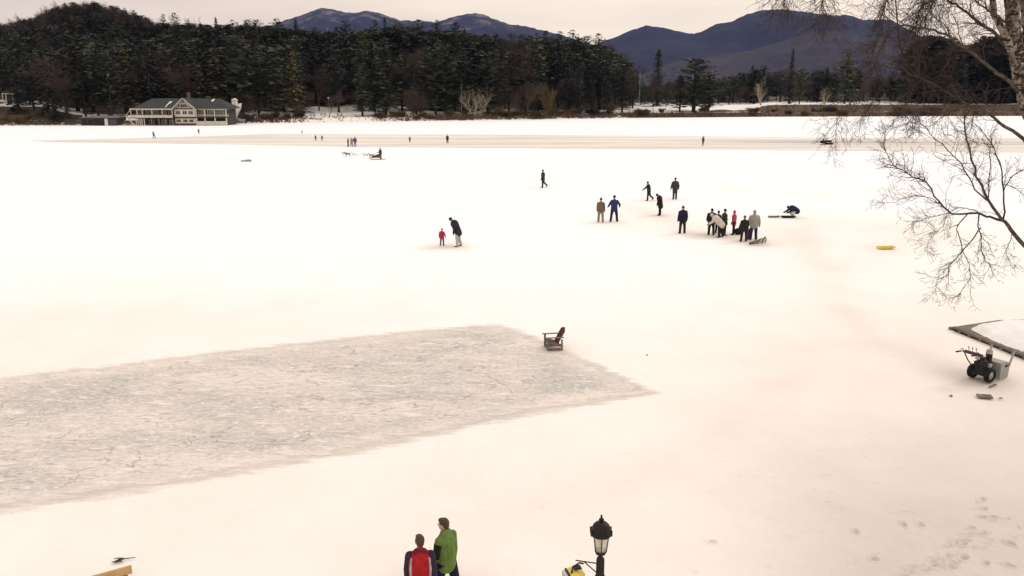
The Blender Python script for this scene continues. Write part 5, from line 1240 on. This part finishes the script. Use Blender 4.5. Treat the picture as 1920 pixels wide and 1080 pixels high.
M_LIMB = mat('birch limb bark', (.085,.062,.050), .85, (.03,.022,.02), 9., .7, bump=.5, spec=.15)
M_LIMBM = mat('mottled limb bark', (.14,.115,.095), .85, (.03,.022,.02), 14., .7, bump=.5, spec=.15)
M_TWG = mat('birch twigs', (.070,.050,.042), .85, (.045,.033,.03), 6., .5, spec=.15)
rb = random.Random(11)
YB = 12.4
root = G(2105, 1165); birch = empty('birch_tree', (root.x, root.y, 0), 'big leafless white birch at the right edge with mottled trunk and fine drooping twigs', 'tree')
O = Vector((root.x, root.y, 0))
def path(px, y0=0., y1=0.):
    """limb centre line from photo bearings, y0..y1 is its distance from the trunk plane, front or back"""
    n = len(px); return [A(x, y, YB+y0+(y1-y0)*i/(n-1))-O for i, (x, y) in enumerate(px)]
def smooth(pts, rs, k=3):
    out = []; ro = []
    for i in range(len(pts)-1):
        p0 = pts[max(i-1,0)]; p1 = pts[i]; p2 = pts[i+1]; p3 = pts[min(i+2,len(pts)-1)]
        for j in range(k):
            t = j/k; out.append(.5*((2*p1)+(p2-p0)*t+(2*p0-5*p1+4*p2-p3)*t*t+(3*p1-p0-3*p2+p3)*t*t*t)); ro.append(rs[i]+(rs[i+1]-rs[i])*t)
    out.append(pts[-1]); ro.append(rs[-1]); return out, ro
tw = [MB() for _ in range(2)]
def branch(p, d, l, r_, lev, droop, dens=1.):
    n = max(3, int(l/.10)); q = p.copy(); pts = [q.copy()]; dd = d.normalized()
    for i in range(n):
        dd = (dd+Vector((rb.gauss(0,.19), rb.gauss(0,.19), rb.gauss(0,.18)-droop*.09))).normalized(); q = q+dd*(l/n); pts.append(q.copy())
    tw[0].tube(pts, [max(r_*(1-.8*i/n), .0019) for i in range(n+1)], 3 if r_ < .006 else 5, cap=False)
    if lev <= 0: return
    m = max(1, int(l*dens*{3: 9, 2: 11, 1: 12}[lev]))
    for k in range(m):
        f = rb.uniform(.12, 1.); i = min(n-1, int(f*n)); b_ = pts[i].lerp(pts[i+1], f*n-i); t = (pts[i+1]-pts[i]).normalized()
        ax = t.orthogonal().normalized(); ax.rotate(Matrix.Rotation(rb.uniform(0,6.28), 3, t))
        nd = t*rb.uniform(.4,.9)+ax*rb.uniform(.55,1.0); branch(b_, nd, l*rb.uniform(.30,.58)*(1-.35*f), r_*.55*(1-.4*f), lev-1, droop, dens)
def limb(px, r0, r1, y0=0., y1=0., kids=8, kl=.6, lev=2, droop=.3, name='limb', m=None, start=.15, dens=1., side=None):
    pts = path(px, y0, y1); n = len(pts); rf_ = .80 if name == 'trunk' else .62; rs = [(r0+(r1-r0)*(i/(n-1))**.8)*rf_ for i in range(n)]
    pts, rs = smooth(pts, rs); pts = [p+Vector((rb.gauss(0,.008), rb.gauss(0,.008), rb.gauss(0,.008))) if 0 < i < len(pts)-1 else p for i, p in enumerate(pts)]
    mb = MB().tube(pts, rs, 12 if r0 > .05 else 7, cap=True); o = mb.build(name, m or (M_BARK if name == 'trunk' else M_LIMBM if r0 >= .044 else M_LIMB), birch, True)
    for k in range(int(kids*(1.0 if name == 'trunk' else 2.1))):
        f = start+(1-start)*rb.random()**.8; i = min(len(pts)-2, int(f*(len(pts)-1))); b_ = pts[i].lerp(pts[i+1], rb.random()); t = (pts[i+1]-pts[i]).normalized()
        ax = t.orthogonal().normalized(); ax.rotate(Matrix.Rotation(rb.uniform(0,6.28), 3, t))
        nd = t*rb.uniform(.6,1.1)+ax*rb.uniform(.4,.9)+(side or Vector((0,0,0))); l = kl*rb.uniform(.5,1.2)*(1-.35*f)
        branch(b_, nd, l, min(rs[i]*.6, .0028+l*.006), lev, droop, dens)
    l = kl*.5; branch(pts[-1], pts[-1]-pts[-2], l, r1, max(lev-1, 0), droop, dens)
    return o
# trunks
limb([(2105,1165),(2078,860),(2036,560),(1992,380),(1950,255),(1930,200),(1915,150),(1905,95),(1900,50),(1895,0),(1886,-60),(1872,-200)], .21, .09, 0, 0, 0, name='trunk')
limb([(1942,255),(1952,190),(1946,120),(1930,60),(1918,0),(1905,-90)], .12, .07, .1, .5, 2, name='trunk')
limb([(1906,112),(1890,78),(1872,45),(1862,12),(1856,-60)], .075, .045, 0, -.3, 6, .5, name='trunk')
# stubby mottled clusters of bark on the trunk
# lower cluster
limb([(2030,560),(1985,520),(1950,488),(1920,460),(1895,430),(1879,411),(1855,378),(1832,330),(1818,281),(1808,222),(1806,190)], .075, .008, 0, -.5, 16, .55, start=.45, droop=.1)
limb([(1855,378),(1829,355),(1810,318),(1777,281),(1747,252),(1718,222)], .020, .006, -.3, -.9, 12, .6, droop=.1)
limb([(1882,414),(1855,409),(1836,400),(1784,400),(1762,378),(1736,344),(1703,326),(1681,315),(1662,289),(1655,270)], .032, .005, -.2, -.7, 24, .55, start=.3, droop=.15)
limb([(1762,381),(1740,370),(1703,368),(1681,378),(1655,380)], .010, .003, -.4, -.2, 10, .42, droop=.2)
limb([(1881,411),(1882,359),(1875,304),(1860,270),(1844,248),(1825,230)], .022, .005, -.1, .5, 9, .5, droop=.1)
limb([(1853,375),(1855,311),(1857,281),(1859,262)], .014, .006, -.2, .1, 5, .4, droop=.1)
limb([(1882,359),(1895,333),(1920,318),(1945,300)], .014, .006, .1, .4, 5, .4, droop=.2)
limb([(1878,345),(1900,352),(1925,368),(1955,392)], .010, .005, .1, .5, 5, .4, droop=.2)
limb([(1836,400),(1834,422),(1840,452),(1842,474),(1855,496),(1870,509)], .018, .003, -.25, 0, 14, .42, droop=.35)
limb([(1838,428),(1821,452),(1799,476),(1781,496),(1777,515),(1758,524),(1751,548)], .016, .003, -.25, -.7, 15, .42, droop=.35)
limb([(1821,398),(1799,418),(1797,437),(1807,474),(1818,504),(1816,526),(1795,555),(1781,559)], .015, .003, -.25, -.6, 15, .42, droop=.35)
limb([(1836,400),(1820,392),(1796,390),(1775,400),(1768,425),(1740,452),(1738,470)], .013, .003, -.25, .4, 15, .42, droop=.35)
limb([(1784,400),(1756,405),(1728,410),(1706,420)], .009, .003, -.3, .3, 12, .40, droop=.4)
limb([(1900,436),(1893,455),(1885,470),(1898,500)], .010, .003, 0, .3, 9, .38, droop=.4)
# limb below the horizon at the right
limb([(1975,350),(1950,295),(1920,263),(1884,237),(1855,213),(1821,200),(1800,185)], .060, .018, 0, -.3, 8, .6, start=.5, droop=.2)
limb([(1821,200),(1796,204),(1768,212),(1738,205),(1715,215),(1702,232)], .014, .004, -.3, -.7, 12, .55, droop=.5)
limb([(1800,185),(1770,170),(1735,150),(1700,135),(1690,100),(1682,50),(1680,0),(1676,-30)], .022, .012, -.3, -.6, 12, .55, droop=.5)
limb([(1720,145),(1690,128),(1660,122),(1635,117),(1590,114),(1560,122)], .012, .004, -.5, -.8, 10, .5, droop=.8)
# long limb rising left from the trunk behind the dark wood
limb([(1912,175),(1885,147),(1862,132),(1840,112),(1815,95),(1795,82),(1772,65),(1742,55),(1712,50),(1677,49),(1657,67),(1640,88),(1635,107),(1628,140),(1618,160)], .045, .006, 0, -.9, 26, .7, start=.2, droop=.5)
limb([(1677,49),(1665,62),(1656,90),(1640,120),(1628,150),(1608,178),(1585,205),(1572,225),(1566,250),(1556,275)], .013, .003, -.8, -.8, 24, .5, droop=.7)
limb([(1895,100),(1873,72),(1850,52),(1833,40),(1815,27),(1790,8),(1777,0),(1740,-30)], .045, .018, 0, .3, 22, .6, start=.1, droop=.4)
# crown above and left, its limbs come from over the frame
limb([(1884,-60),(1840,-90),(1790,-80),(1750,-45),(1727,20),(1715,55)], .04, .006, 0, -.6, 30, .7, start=.3, droop=.9)
limb([(1872,-200),(1800,-190),(1700,-140),(1620,-90),(1560,-40),(1540,10),(1552,32)], .05, .004, 0, -1.0, 34, .8, start=.35, droop=1.)
limb([(1856,-60),(1810,-60),(1770,-30),(1750,0),(1735,40)], .03, .006, .3, .6, 28, .65, droop=.8)
limb([(1872,-150),(1760,-140),(1690,-70),(1665,-10),(1650,40)], .04, .005, -.2, .5, 32, .7, start=.3, droop=1.)
limb([(1850,-200),(1700,-190),(1600,-130),(1520,-70),(1480,-20),(1470,10)], .04, .004, -.3, -.4, 24, .7, start=.45, droop=1.)
limb([(1897,50),(1870,28),(1845,14),(1820,-10),(1800,-40)], .03, .01, 0, -.4, 20, .55, droop=.4)
limb([(1902,95),(1880,98),(1850,85),(1822,84),(1790,100),(1770,130)], .02, .004, 0, .4, 20, .5, droop=.5)
limb([(1912,150),(1888,165),(1862,168),(1842,180),(1828,205),(1822,240)], .018, .004, 0, .3, 12, .5, droop=.7)
limb([(1700,135),(1706,160),(1700,190),(1690,215),(1672,235)], .010, .003, -.6, -.6, 14, .45, droop=.8)
limb([(1742,55),(1730,90),(1722,130),(1735,170),(1728,205),(1715,235)], .012, .003, -.6, -.9, 16, .5, droop=.8)
limb([(1640,120),(1650,160),(1640,190),(1622,210),(1612,240)], .008, .002, -.8, -.5, 14, .42, droop=.9)
limb([(1792,84),(1778,110),(1785,150),(1772,190),(1778,230)], .010, .003, -.4, -.6, 10, .5, droop=.8)
tw[0].build('crown', M_TWG, birch)
# ------------------------------------------------------------------ names for look-alikes: their rank from the left
ORD = ['first','second','third','fourth','fifth','sixth','seventh','eighth','ninth','tenth','eleventh','twelfth','thirteenth','fourteenth']
by = {}
for e, p in RANK: by.setdefault(e['label'], []).append((p, e))
for lab, lst in by.items():
    n = len(lst)
    if n == 1: continue
    for i, (p, e) in enumerate(sorted(lst, key=lambda t: t[0])):
        if n == 2: w_ = ('left of two', 'right of two')[i]
        else: w_ = 'leftmost' if i == 0 else 'rightmost' if i == n-1 else ORD[min(i, 13)]+' from left'
        words = (w_+' '+lab).split(); e['label'] = ' '.join(words[:16])
